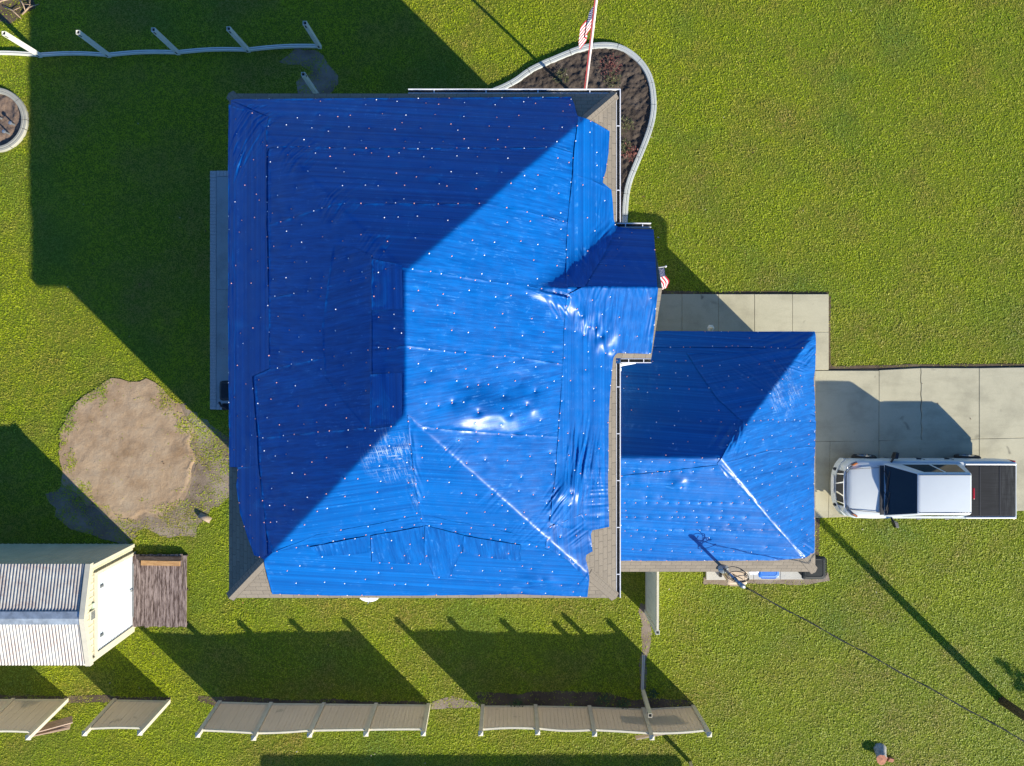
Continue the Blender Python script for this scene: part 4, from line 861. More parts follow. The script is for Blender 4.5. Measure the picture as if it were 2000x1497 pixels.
for y, d in ((.24, .10), (-.24, -.10), (.50, .04), (-.50, -.04)):
    m = MB(); m.tube([tv(-.09 + .06 * abs(y), y - d, .73), tv(.02 + .06 * abs(y), y, 1.02)], .030, 8); m.build('grille_bar', M_chrome, gr)
m = MB(); m.tube([tv(.05, -.60, 1.02), tv(.025, -.3, 1.03), tv(.02, 0, 1.035), tv(.025, .3, 1.03), tv(.05, .60, 1.02)], .032, 8); m.build('grille_bar', M_chrome, gr)
for s in (-1, 1):
    m = MB(); q = [(.06, .55), (.13, .72), (.25, .86), (.42, .925), (.44, .86), (.30, .78), (.18, .62), (.14, .53)]
    
    bt_ = [tv(x, s * y, .80) for x, y in q]; tp_ = [tv(x, s * y, topz(x)[0] + (.062 if y < .76 else .05)) for x, y in q]; nq = len(q)
    m.poly(bt_ + tp_, [f if s > 0 else f[::-1] for f in [tuple(range(nq)), tuple(range(2 * nq - 1, nq - 1, -1))] + [((k + 1) % nq, k, nq + k, nq + (k + 1) % nq) for k in range(nq)]]); hl = m.build('headlight', simple('lamp_lens', (.16, .18, .19), .08, .3, 14, spec=.8), truck, bevel=.012)
    m = MB(); q2 = [(.24, .80), (.36, .88), (.42, .88), (.30, .80)]; m.prism([tv(x, s * y, 0)[:2] for x, y in q2], .06 + 1.0, .06 + 1.165); m.build('indicator', simple('amber_lens', (.55, .17, .04), .2), hl)
    m = MB(); m.lathe(tv(-.06, s * .60, .58), [(0, .05), (.05, .04), (.055, -.04)], 12); m.build('fog_lamp', M_black, bump_)
m = MB(); m.box(tv(-.145, .1, .60), (.02, .58, .16)); m.build('plate', simple('plate_white', (.6, .6, .58), .4), bump_)
# mirrors, handles, fuel cap, aerial
for s in (-1, 1):
    m = MB(); m.tube([tv(1.50, s * .90, 1.14), tv(1.58, s * 1.06, 1.17)], .035, 8)
    m.hexa([tv(1.53, s * 1.03, 1.06), tv(1.66, s * 1.03, 1.06), tv(1.72, s * 1.24, 1.08), tv(1.60, s * 1.24, 1.08)][::s], [tv(1.53, s * 1.03, 1.28), tv(1.66, s * 1.03, 1.28), tv(1.71, s * 1.22, 1.26), tv(1.60, s * 1.22, 1.26)][::s]); m.build('mirror', M_black, truck, bevel=.03)
    for x in (2.52, 3.45):
        m = MB(); m.box(tv(x, s * .99, .965), (.16, .05, .035)); m.build('door_handle', M_black, truck, bevel=.012)
    for x in (1.62, 2.66, 3.62):
        m = MB(); m.box(tv(x, s * .983, .78), (.012, .012, .56)); m.build('door_gap', M_black, truck)
m = MB()
for sgn in (-1, 1): m.tube([tv(.2, sgn * .66, 1.068), tv(.6, sgn * .70, 1.135), tv(1.1, sgn * .735, 1.178)], .010, 5)
m.build('bonnet_seam', simple('panel_gap', (.12, .12, .12), .6), truck)
m = MB()
for sgn in (-1, 1): m.tube([tv(2.02, sgn * .60, 1.828), tv(2.9, sgn * .605, 1.836), tv(3.68, sgn * .60, 1.828)], .012, 5)
m.build('roof_channel', simple('panel_gap', (.12, .12, .12), .6), truck)
m = MB(); m.tube([tv(1.05, .80, 1.15), tv(1.0, .80, 1.75)], .005, 5); m.build('aerial', M_black, truck)
for x in (1.02, 4.52):
    for s in (-1, 1):
        m = MB(); W = .25; prof = [(.24, -W / 2), (.345, -W / 2), (.385, -W / 2 + .04), (.385, W / 2 - .04), (.345, W / 2), (.24, W / 2)]
        vs = []; fs = []; K = 28
        for k in range(K):
            a = 2 * math.pi * k / K; vs += [tv(x + r * math.cos(a), s * .90 + w, .385 + r * math.sin(a)) for r, w in prof]
        for k in range(K):
            k2 = (k + 1) % K
            for i in range(5): fs.append((k * 6 + i, k * 6 + i + 1, k2 * 6 + i + 1, k2 * 6 + i))
        m.poly(vs, fs); wh = m.build('wheel', M_tyre, truck, smooth=False)
        m = MB(); yo = s * .90 + s * .07
        for k in range(6):
            a = 2 * math.pi * k / 6; ca, sa = math.cos(a), math.sin(a)
            m.tube([tv(x, yo, .385), tv(x + .235 * ca, yo + s * .03, .385 + .235 * sa)], [.05, .035], 6)
        m.tube([tv(x + .235 * math.cos(k * math.pi / 12), yo + s * .03, .385 + .235 * math.sin(k * math.pi / 12)) for k in range(25)], .02, 6, cap=False); m.build('rim', M_chrome, wh)

# ------------------------------------------------------------------ shed
SE_X, SN, SS, SW_X = P(261, 0).x, P(0, 1062).y, P(0, 1232).y, -19.6
SEZ, SRZ = 2.52, 2.80; SM = (SN + SS) / 2
shed = thing('shed', 'cream metal shed with a rusty corrugated roof and a white roll-up door', 'shed', ((SE_X + SW_X) / 2, SM, 0))
t = NT('shed_siding'); sp = t.n('SeparateXYZ'); t.l(t.pos(), sp.inputs[0]); n1 = t.noise(2.2, 4)
M_shed = t.out(t.ramp(n1, [(.3, (.50, .46, .30)), (.7, (.60, .55, .37))]), .5)
m = MB()
def ribbed(m, a, b, z0, z1a, z1b, pitch=.20, d=.012):
    """vertical-ribbed sheet wall from a to b; z1 varies linearly"""
    a, b = Vector((*a, 0)), Vector((*b, 0)); L = (b - a).length; t_ = (b - a) / L; nn = Vector((t_.y, -t_.x, 0)); k = int(L / pitch); pr = []
    for i in range(k):
        for f, o in ((0, 0), (.12, d), (.30, d), (.42, 0)): pr.append(((i + f) * L / k, o))
    pr.append((L, 0))
    for (s0, o0), (s1, o1) in zip(pr, pr[1:]):
        p, q = a + t_ * s0 + nn * o0, a + t_ * s1 + nn * o1; h0 = z1a + (z1b - z1a) * s0 / L; h1 = z1a + (z1b - z1a) * s1 / L
        m.face([(p.x, p.y, z0), (q.x, q.y, z0), (q.x, q.y, h1), (p.x, p.y, h0)])
ribbed(m, (SE_X, SN), (SW_X, SN), .05, SEZ, SEZ); ribbed(m, (SE_X, SS), (SE_X, SM), .05, SEZ, SRZ - .02); ribbed(m, (SE_X, SM), (SE_X, SN), .05, SRZ - .02, SEZ)
ribbed(m, (SW_X, SS), (SE_X, SS), .05, SEZ, SEZ); ribbed(m, (SW_X, SN), (SW_X, SS), .05, SEZ, SEZ); m.build('wall', M_shed, shed)
t = NT('corrugated_roof'); sp = t.n('SeparateXYZ'); t.l(t.pos(), sp.inputs[0]); n1 = t.noise(1.4, 5, .65); n2 = t.noise(7, 5, .7, t.mapped(scale=(1.0, 2.0, 1)))
rust = t.math('MULTIPLY', t.ramp(n1, [(.36, (0, 0, 0)), (.55, (1, 1, 1))]), t.ramp(n2, [(.35, (.2, .2, .2)), (.65, (1, 1, 1))]))
M_corr = t.out(t.mix(t.math('MULTIPLY', rust, .65), t.ramp(n2, [(.3, (.40, .39, .34)), (.7, (.52, .50, .43))]), (.20, .10, .075)), .42, None, .0)
PIT = .1
def corr(m, y0, z0, y1, z1):
    xs = np.arange(SW_X - .1, SE_X + .02, PIT / 10); nx_ = len(xs); vs = []
    for x in xs:
        hz = .018 * math.cos(2 * math.pi * x / PIT); vs += [(x, y0, z0 + hz), (x, (y0 + y1) / 2, (z0 + z1) / 2 + hz), (x, y1, z1 + hz)]
    m.poly(vs, [(3 * i + k, 3 * i + 3 + k, 3 * i + 4 + k, 3 * i + 1 + k)[:: (1 if y1 > y0 else -1)] for i in range(nx_ - 1) for k in (0, 1)])
m = MB(); corr(m, SN + .06, SEZ + .02, SM, SRZ + .03); corr(m, SS - .06, SEZ + .02, SM, SRZ + .03); rfm = m.build('roof', M_corr, shed, smooth=True)
m = MB(); zr = SRZ + .075
m.hexa([(SW_X, SM + .20, SRZ + .005), (SE_X + .03, SM + .20, SRZ + .005), (SE_X + .03, SM, zr - .012), (SW_X, SM, zr - .012)], [(SW_X, SM + .20, SRZ + .025), (SE_X + .03, SM + .20, SRZ + .025), (SE_X + .03, SM, zr), (SW_X, SM, zr)])
m.hexa([(SW_X, SM, zr - .012), (SE_X + .03, SM, zr - .012), (SE_X + .03, SM - .20, SRZ + .005), (SW_X, SM - .20, SRZ + .005)], [(SW_X, SM, zr), (SE_X + .03, SM, zr), (SE_X + .03, SM - .20, SRZ + .025), (SW_X, SM - .20, SRZ + .025)]); m.build('ridge_cap', simple('zinc_flashing', (.34, .38, .40), .45, .3, 5, metal=.3), rfm)
m = MB(); X0, X1 = SE_X - .10, SE_X + .06
for ya, yb in ((SN + .07, SM), (SS - .07, SM)):
    m.hexa([(X0, ya, SEZ + .03), (X1, ya, SEZ + .03), (X1, yb, zr), (X0, yb, zr)][:: (1 if ya < yb else -1)], [(X0, ya, SEZ + .06), (X1, ya, SEZ + .06), (X1, yb, zr + .03), (X0, yb, zr + .03)][:: (1 if ya < yb else -1)])
    m.hexa([(X1 - .03, ya, SEZ - .10), (X1, ya, SEZ - .10), (X1, yb, zr - .12), (X1 - .03, yb, zr - .12)][:: (1 if ya < yb else -1)], [(X1 - .03, ya, SEZ + .03), (X1, ya, SEZ + .03), (X1, yb, zr), (X1 - .03, yb, zr)][:: (1 if ya < yb else -1)])
m.build('barge_trim', M_fcap, rfm)
DW0, DW1, DH = P(0, 1084).y, P(0, 1219).y, 2.12
m = MB()
for y in (SN - .05, SS + .05): m.box((SE_X + .035, y, SEZ / 2), (.06, .12, SEZ - .1))
for y in (DW0 + .06, DW1 - .06): m.box((SE_X + .045, y, (DH + .1) / 2), (.07, .11, DH + .1))
m.box((SE_X + .045, (DW0 + DW1) / 2, DH + .16), (.07, DW0 - DW1 + .22, .12)); m.build('trim', M_fcap, shed, bevel=.008)
m = MB(); zz = .14; prof = []
while zz < DH:
    prof += [(zz, 0), (zz + .022, .022), (zz + .045, .022), (zz + .062, 0)]; zz += .085
for (z0, o0), (z1, o1) in zip(prof, prof[1:]): m.face([(SE_X + .03 + o0, DW0, z0), (SE_X + .03 + o1, DW0, z1), (SE_X + .03 + o1, DW1, z1), (SE_X + .03 + o0, DW1, z0)])
door = m.build('roll_up_door', simple('door_white', (.43, .46, .46), .4, .03), shed)
m = MB(); m.box((SE_X + .045, (DW0 + DW1) / 2, .11), (.05, DW0 - DW1 - .02, .08)); m.tube([(SE_X + .09, DW0 - .25, .19), (SE_X + .09, DW1 + .3, .19)], .014, 6); m.tube([(SE_X + .09, -7.95, .15), (SE_X + .09, -7.95, .34)], .02, 6); m.build('door_bar', M_steel, door)
for y in (DW0 - .42, DW1 + .42):
    m = MB(); m.box((SE_X + .06, y, DH - .14), (.03, .07, .16)); m.build('door_latch', M_steel, door)
m = MB(); m.box((SE_X + .03, SM - .06, 2.44), (.05, .32, .24)); vt = m.build('vent', M_fcap, shed, bevel=.01); m = MB()
for k in range(4): m.box((SE_X + .060, SM - .06, 2.36 + .055 * k), (.02, .24, .03))
m.build('louvre', M_steel, vt)
m = MB(); m.box((SE_X + .03, SM + .22, 2.38), (.04, .16, .10)); m.build('sign_plate', simple('sign_green', (.45, .55, .42), .4), shed)

# ------------------------------------------------------------------ deck and planks
dk = MB(); y0, y1 = P(0, 1081).y, P(0, 1221).y; xs0, xs1 = P(263, 0).x, P(369, 0).x; nb = 13
deck = thing('wooden_deck', 'weathered brown board landing in front of the shed door', 'deck', ((xs0 + xs1) / 2, (y0 + y1) / 2, 0))
m = MB()
for i in range(nb):
    w = (xs1 - xs0) / nb; m.box((xs0 + (i + .5) * w, (y0 + y1) / 2 + random.uniform(-.02, .02), .155 + random.uniform(-.006, .006)), (w - .012, y0 - y1 + random.uniform(-.03, .03), .035), rz=random.uniform(-.004, .004))
m.build('deck_boards', M_deck, deck, bevel=.006)
m = MB()
for y in (y0 - .06, (y0 + y1) / 2, y1 + .06): m.box(((xs0 + xs1) / 2, y, .07), (xs1 - xs0 - .04, .05, .13))
m.build('joist', M_plankd, deck)
m = MB(); c = P(314, 1100, .2); m.box((c.x, c.y, .21), (1.34, .17, .045), rz=-.02); tag(m.build('plank', M_plank, bevel=.006), 'fresh orange plank lying across the brown deck', 'plank')
m = MB(); c = P(312, 1091, .2); m.box((c.x, c.y, .20), (1.5, .15, .045), rz=-.01); tag(m.build('plank', M_plankd, bevel=.006), 'dark weathered plank lying at the upper edge of the brown deck', 'plank')

# ------------------------------------------------------------------ fences
FH = 1.80
def post_mesh(base, top, w, name, parent, mat, capmat=None, hollow=False, slots=False):
    base, top = Vector(base), Vector(top); h = w / 2; m = MB(); cs = [(-h, -h), (h, -h), (h, h), (-h, h)]
    rot = math.atan2(0, 1)
    if not hollow: m.hexa([base + Vector((a, b, -.05)) for a, b in cs], [top + Vector((a, b, 0)) for a, b in cs]); o = m.build(name, mat, parent)
    else:
        i = h - .012; ci = [(-i, -i), (i, -i), (i, i), (-i, i)]
        vs = [base + Vector((a, b, -.05)) for a, b in cs] + [top + Vector((a, b, 0)) for a, b in cs] + [top + Vector((a, b, 0)) for a, b in ci] + [top.lerp(base, .5) + Vector((a, b, 0)) for a, b in ci]
        m.poly(vs, [(k, (k + 1) % 4, 4 + (k + 1) % 4, 4 + k) for k in range(4)] + [(4 + k, 4 + (k + 1) % 4, 8 + (k + 1) % 4, 8 + k) for k in range(4)] + [(8 + k, 8 + (k + 1) % 4, 12 + (k + 1) % 4, 12 + k) for k in range(4)] + [(12, 13, 14, 15)]); o = m.build(name, mat, parent)
    if capmat and not hollow:
        q = MB(); ax = (top - base).normalized(); q.box(top + Vector((0, 0, .02)), (w * 1.25, w * 1.25, .045)); t0 = top + Vector((0, 0, .043))
        q.poly([t0 + Vector((a * 1.1, b * 1.1, 0)) for a, b in cs] + [t0 + ax * .07], [(0, 1, 4), (1, 2, 4), (2, 3, 4), (3, 0, 4)]); q.build('post_cap', capmat, o)
    if slots:
        for f in (.93, .10):
            p = base.lerp(top, f); q = MB()
            for s in (1,): q.box((p.x, p.y, p.z), (.045, w + .006, .16)) if slots == 'y' else q.box((p.x, p.y, p.z), (w + .006, .045, .16))
            q.build('rail_slot', M_dark, o)
    return o
def fence_panel(b0, b1, t0, t1, name, parent, f_top=.885, nb=13):
    """tongue-and-groove board panel between two leaning posts"""
    b0, b1, t0, t1 = Vector(b0), Vector(b1), Vector(t0), Vector(t1); T0, T1 = b0.lerp(t0, f_top), b1.lerp(t1, f_top); m = MB()
    sag = random.uniform(-.03, .03); ug = (b1 - b0).normalized(); nn = ((t0 - b0).normalized().cross(ug)).normalized()
    if nn.y < 0: nn = -nn
    def pt(u, v): 
        p = b0.lerp(b1, u).lerp(T0.lerp(T1, u), v); return p + nn * (sag * math.sin(math.pi * u) * v * 2) + Vector((0, 0, .04 * (1 - v)))
    for i in range(nb):
        u0, u1 = (i + .008) / nb, (i + .992) / nb; o = .020 + (0.003 if i % 2 else -.001)
        m.hexa([pt(u0, 0) - nn * o, pt(u1, 0) - nn * o, pt(u1, 0) + nn * o, pt(u0, 0) + nn * o], [pt(u0, .97) - nn * o, pt(u1, .97) - nn * o, pt(u1, .97) + nn * o, pt(u0, .97) + nn * o])
    pn = m.build(name, M_fboard, parent); m = MB(); g = .030
    for v0, v1 in ((.965, 1.0), (.0, .06)):
        m = MB()
        for q in range(6):
            u0, u1 = q / 6, (q + 1) / 6
            m.hexa([pt(u0, v0) - nn * g, pt(u1, v0) - nn * g, pt(u1, v0) + nn * g, pt(u0, v0) + nn * g], [pt(u0, v1) - nn * g, pt(u1, v1) - nn * g, pt(u1, v1) + nn * g, pt(u0, v1) + nn * g])
        m.build('rail', M_fcap, pn)
    return pn
def fence_run(label, bases, tops, panels=None):
    bw = PG(bases); tw = [P(a, b, FH) for a, b in tops]
    root = thing('fence', label, 'fence', bw[len(bw) // 2], 'tan privacy fence runs along the yard')
    for a, b in zip(bw, tw): post_mesh(a, b, .125, 'post', root, M_fpost, M_fcap)
    for i in range(len(bw) - 1): fence_panel(bw[i] + (bw[i + 1] - bw[i]).normalized() * .07, bw[i + 1] - (bw[i + 1] - bw[i]).normalized() * .07, tw[i] + (bw[i + 1] - bw[i]).normalized() * .07, tw[i + 1] - (bw[i + 1] - bw[i]).normalized() * .07, 'panel', root)
    return root
fence_run('leaning tan fence run at the far left behind the shed, broken boards beside its end', [(131, 1366), (27, 1366), (-77, 1366), (-181, 1366)], [(56, 1440), (-50, 1440), (-158, 1438), (-266, 1438)])
fence_run('single tan fence panel standing alone between two posts in front of the shed', [(225, 1367), (330, 1369)], [(166, 1432), (274, 1431)])
fence_run('middle tan fence run of four panels tilted away from the house', [(430, 1371), (530, 1374), (633, 1375), (735, 1376), (837, 1377)], [(387, 1435), (496, 1441), (605, 1435), (715, 1433), (827, 1432)])
fence_run('right-hand tan fence run of four panels ending at a sharply leaning post', [(943, 1379), (1046, 1379), (1151, 1381), (1256, 1385), (1353, 1380)], [(939, 1432), (1050, 1430), (1161, 1433), (1273, 1440), (1385, 1434)])
def loose_panel(label, pts, n=7, mat=None):
    b0, b1, t1, t0 = [Vector(p) for p in pts]; m = MB(); nn = (b1 - b0).cross(t0 - b0).normalized()
    for i in range(n):
        u0, u1 = (i + .03) / n, (i + .97) / n; q = [b0.lerp(t0, u0), b1.lerp(t1, u0), b1.lerp(t1, u1), b0.lerp(t0, u1)]; o = .012 + (.003 if i % 2 else 0)
        m.hexa([p - nn * o for p in q], [p + nn * o for p in q])
    return tag(m.build('loose_fence_panel', mat or M_fboard), label, 'fence panel')
M_fb2 = simple('weathered_tan_board', (.36, .25, .17), .6, .2, 3)
loose_panel('broken tan panel fanned out at the end of the left fence, its upper sheet', [P(64, 1420, .5), P(141, 1399, .10), P(142, 1412, .25), P(62, 1434, .9)], 4, M_fb2)
loose_panel('broken tan panel beneath the others at the end of the left fence', [P(60, 1432, .3), P(138, 1413, .04), P(136, 1424, .10), P(58, 1440, .6)], 3, M_fb2)
loose_panel('loose grey panel leaning behind the right-hand fence near its tall post', [P(1240, 1438, .9), P(1342, 1426, .75), P(1352, 1424, 1.2), P(1243, 1445, 1.3)], 4)
# white posts of the unfinished fence
tb = [(80, 110), (214, 110), (349, 105), (486, 100), (625, 93)]; tt = [(7, 65), (152, 63), (299, 58), (446, 56), (595, 45)]
root = thing('fence', 'unfinished white fence of five hollow posts on a low rail, its panels missing', 'fence', P(349, 105))
for a, b in zip(tb, tt): post_mesh(P(*a), P(*b, 1.78), .125, 'post', root, M_white, hollow=True, slots='y')
tb2 = [(-60, 108)] + tb
for i in range(len(tb2) - 1):
    a, b = P(*tb2[i]), P(*tb2[i + 1]); m = MB(); k = 10; arch_ = .055
    for off in (-.03, .03):
        for q in range(k):
            p0, p1 = a.lerp(b, q / k), a.lerp(b, (q + 1) / k); s0, s1 = arch_ * math.sin(math.pi * q / k), arch_ * math.sin(math.pi * (q + 1) / k)
            m.hexa([p0 + Vector((0, off - .018 + s0, .03)), p1 + Vector((0, off - .018 + s1, .03)), p1 + Vector((0, off + .018 + s1, .03)), p0 + Vector((0, off + .018 + s0, .03))], [p0 + Vector((0, off - .018 + s0, .15)), p1 + Vector((0, off - .018 + s1, .15)), p1 + Vector((0, off + .018 + s1, .15)), p0 + Vector((0, off + .018 + s0, .15))])
    m.build('bottom_rail', M_white, root)
def lone(label, b, t_, h, w, mat, slots): 
    r = thing('fence_post', label, 'fence post', P(*b)); post_mesh(P(*b), P(*t_, h), w, 'shaft', r, mat, hollow=True, slots=slots); return r
lone('white hollow post standing alone in pale soil above the roof edge', (621, 188), (592, 145), 1.78, .125, M_white, 'x')
lone('cream hollow post standing alone in front of the right-hand fence', (1256, 1350), (1270, 1398), 1.66, .125, M_fcap, 'x')
lone('short wooden post at the bottom edge right of the fences', (1349, 1490), (1352, 1505), .9, .10, M_fpost, 'y')
# fence panel running out from the garage
a, b = P(1262, 1056), P(1262, 1194); ta, tb_ = P(1285, 1085, 1.75), P(1284.5, 1236, 1.75)
root = thing('fence', 'white fence panel running out from the garage wall to one hollow end post', 'fence', P(1262, 1130))
post_mesh(b, tb_, .125, 'post', root, M_white, hollow=True); m = MB(); dx = Vector((.02, 0, 0)); nb = 16; aa, bb3 = a, b + Vector((0, .08, 0)); A2, B2 = ta, tb_ + Vector((0, .08, -.06)); A2.z = B2.z = 1.66
for i in range(nb):
    u0, u1 = i / nb + .0008, (i + 1) / nb - .0008; o = dx if i % 2 else dx * 1.15; z4 = Vector((0, 0, .12))
    m.hexa([aa.lerp(bb3, u1) - o + z4, aa.lerp(bb3, u1) + o + z4, aa.lerp(bb3, u0) + o + z4, aa.lerp(bb3, u0) - o + z4], [A2.lerp(B2, u1) - o, A2.lerp(B2, u1) + o, A2.lerp(B2, u0) + o, A2.lerp(B2, u0) - o])
pn = m.build('panel', M_white, root); w4 = Vector((.035, 0, 0)); hz = Vector((0, 0, .11))
for p, q in ((A2 - Vector((0, 0, .01)), B2 - Vector((0, 0, .01))), (aa + Vector((0, 0, .02)), bb3 + Vector((0, 0, .02)))):
    m = MB(); m.hexa([q - w4, q + w4, p + w4, p - w4], [q - w4 + hz, q + w4 + hz, p + w4 + hz, p - w4 + hz]); m.build('rail', M_fcap, pn)
m = MB(); p, q = P(1256, 1278), P(1254, 1346)
for off in (-.025, .025): m.hexa([q + Vector((off - .015, 0, .02)), q + Vector((off + .015, 0, .02)), p + Vector((off + .015, 0, .02)), p + Vector((off - .015, 0, .02))], [q + Vector((off - .015, 0, .10)), q + Vector((off + .015, 0, .10)), p + Vector((off + .015, 0, .10)), p + Vector((off - .015, 0, .10))])
tag(m.build('bottom_rail', M_fpost), 'pale fence rail left lying in the bare strip above the lone cream post', 'fence rail')
# ------------------------------------------------------------------ bins
def bin_(name, label, cat, c, w, d, h, mat, lidmat, rz=0.0, lid=True):
    root = thing(name, label, cat, c); m = MB(); cx, cy = c[0], c[1]; cr, sr = math.cos(rz), math.sin(rz)
    def q(x, y, z): return (cx + x * cr - y * sr, cy + x * sr + y * cr, z)
    def ring(k, z, n=3):
        pts = []; W, D, r = w / 2 * k, d / 2 * k, .07
        for sx, sy, a0 in ((1, 1, 0), (-1, 1, 90), (-1, -1, 180), (1, -1, 270)):
            for i in range(n + 1):
                a = math.radians(a0 + 90 * i / n); pts.append(q(sx * (W - r) + r * math.cos(a), sy * (D - r) + r * math.sin(a), z))
        return pts
    def stack(m, lv):
        R = [ring(k, z) for k, z in lv]; n = len(R[0]); vs = [p for r in R for p in r]
        m.poly(vs, [(i * n + k, i * n + (k + 1) % n, (i + 1) * n + (k + 1) % n, (i + 1) * n + k) for i in range(len(R) - 1) for k in range(n)] + [tuple(range(n - 1, -1, -1)), tuple((len(R) - 1) * n + k for k in range(n))])
    stack(m, [(.78, .1), (.96, h * .93), (1.0, h * .935), (1.0, h * .96)]); m.build('body', mat, root)
    m = MB(); stack(m, [(1.03, h * .962), (1.05, h * .97), (1.04, h * .985), (.96, h * 1.0), (.80, h * 1.012), (.74, h * 1.004), (.30, h * 1.008)]); ld = m.build('lid', lidmat, root)
    m = MB(); m.tube([q(-w * .36, -d * .53 * 1.0, h * .93), q(-w * .36, -d * .58, h * .95), q(w * .36, -d * .58, h * .95), q(w * .36, -d * .53, h * .93)], .018, 6); m.build('handle', mat, root)
    for s in (-1, 1):
        m = MB(); a, b = Vector(q(s * w * .38, -d * .40, .11)), Vector(q(s * w * .47, -d * .40, .11)); 
        m.tube([a, b], .11, 14); m.build('wheel', M_tyre, root)
    return root
M_bk = simple('black_bin', (.010, .014, .014), .55, .15, spec=.2); M_tan = simple('tan_bin', (.50, .38, .25), .55, .08); M_blue = simple('blue_bin', (.02, .16, .55), .45, .1); M_pale = simple('pale_bin', (.66, .68, .74), .5, .06)
bin_('trash_bin', 'black wheeled trash bin at the outer corner of the garage', 'trash bin', (10.30, -6.92, 0), .72, .76, 1.08, M_bk, M_bk, math.radians(90))
bin_('trash_bin', 'tan trash bin on the pale pad, next to the service mast', 'trash bin', (P(1440, 0, 1.0).x, -7.16, .08), .64, .66, 1.0, M_tan, M_tan)
bin_('recycling_bin', 'blue recycling bin on the pale pad under the garage eave', 'recycling bin', (P(1502, 0, .8).x, -7.04, .08), .66, .56, .80, M_blue, M_blue)
bin_('storage_bin', 'small whitish bin between the tan and blue bins', 'storage bin', (P(1472, 0, .8).x, -6.93, .08), .34, .50, .82, M_pale, M_pale)

# ------------------------------------------------------------------ flagpole, flags
fb, ft = P(1140.5, 205, 0), P(1166, -6, 7.0)
root = thing('flagpole', 'tall white and red flagpole standing in the mulch bed', 'flagpole', fb)
m = MB(); m.tube([fb, fb.lerp(ft, .5), ft], [.042, .036, .028], 10); m.build('pole', simple('pole_paint', (.70, .62, .60), .35, .1), root, smooth=True)
m = MB(); m.tube([fb.lerp(ft, .008) + Vector((-.055, -.02, 0)), ft + Vector((-.04, -.02, -.1))], .012, 5); m.build('halyard', simple('red_rope', (.45, .05, .05), .7), root)
m = MB(); m.lathe(ft, [(0, .17), (.05, .16), (.075, .10), (.05, .04), (.03, 0), (.03, -.04)], 14); m.build('finial', simple('red_ball', (.6, .04, .03), .35), root, smooth=True)
m = MB(); m.lathe(fb, [(.12, .12), (.12, 0)], 14); m.lathe(fb, [(0, .13), (.12, .12)], 14); m.build('base_collar', M_curb, root)
M_fr = simple('flag_red', (.38, .012, .03), .7, .06); M_fw = simple('flag_white', (.62, .62, .62), .7, .03); M_fbk = simple('flag_blue', (.010, .020, .085), .7, .06)
def flag(label, fn, nu=39, star=1.0):
    """fn(u, v) gives the cloth point; u along the fly, v up the hoist"""
    m = MB(); nv = 26; pts = [[fn(i / nu, k / nv) for k in range(nv + 1)] for i in range(nu + 1)]
    vs = [p for r in pts for p in r]; b = len(m.v); m.v += [tuple(p) for p in vs]
    for i in range(nu):
        for k in range(nv):
            m.f.append((i * (nv + 1) + k, (i + 1) * (nv + 1) + k, (i + 1) * (nv + 1) + k + 1, i * (nv + 1) + k + 1)); m.uv.append(None)
            stripe = int(k / 2); m.m.append(2 if (i + .5) / nu < .4 and k >= 12 else (0 if stripe % 2 == 0 else 1))
    o = m.build('flag', [M_fr, M_fw, M_fbk], smooth=True); tag(o, label, 'flag')
    s = MB(); org = origin_of(o)      # fifty stitched stars on both faces
    for r in range(9):
        nst = 6 if r % 2 == 0 else 5
        for c_ in range(nst):
            u = .4 * ((c_ + .5) / 6 if nst == 6 else (c_ + 1) / 6); v = 1 - (7 / 13) * (r + 1) / 10
            p = Vector(fn(u, v)); e1 = (Vector(fn(u + .01, v)) - p) / .01; e2 = (Vector(fn(u, v + .01)) - p) / .01; nn = e1.cross(e2).normalized()
            for sg in (-1, 1):
                out = [p + nn * (.004 * sg) + (e1 / e1.length * math.sin(w * math.pi / 5) + e2 / e2.length * math.cos(w * math.pi / 5)) * star * (.022 if w % 2 == 0 else .009) for w in range(10)]
                s.face(out if sg > 0 else out[::-1])
    s.build('stars', M_fw, o); return o
d0 = (ft - fb).normalized()
def pole_flag(u, v):
    h = fb + d0 * ((5.72 + 1.0 * v) / d0.z); e = u ** 1.1; fold = math.sin(u * 10 + v * 2.2) * .10 * u ** .5
    return (h.x - .05 - .12 * e + fold * .8 - .05 * v * u, h.y - .02 - .06 * u + fold * .6, h.z - 1.32 * e * (1 - .10 * v) - .05 * math.sin(u * 6))
flag('american flag hanging limp on the tall flagpole above the mulch bed', pole_flag)
s0, s1 = Vector((3.52, 2.62, 2.3)), P(1300, 521, 3.2)
m = MB(); m.tube([s0, s1], .016, 8); m.lathe(s1, [(0, .05), (.03, .03), (.03, -.01), (0, -.03)], 10)
sf = m.build('staff', M_fw, None); sf.name = 'flag_staff'; tag(sf, 'short white flag staff slanting out from the front wall of the house', 'flag staff')
ds = (s1 - s0)
def wall_flag(u, v):
    h = s0 + ds * (.60 + .37 * v); f = math.sin(u * 9 + v * 2) * .055 * u ** .6
    return (h.x + .34 * u + f + .05 * u * (1 - v), h.y - .03 - .66 * u + .15 * u * v, h.z - .02 - .74 * u ** 1.2 + f * .4)
flag('small american flag hanging from the slanting staff at the house front', wall_flag, star=.55)

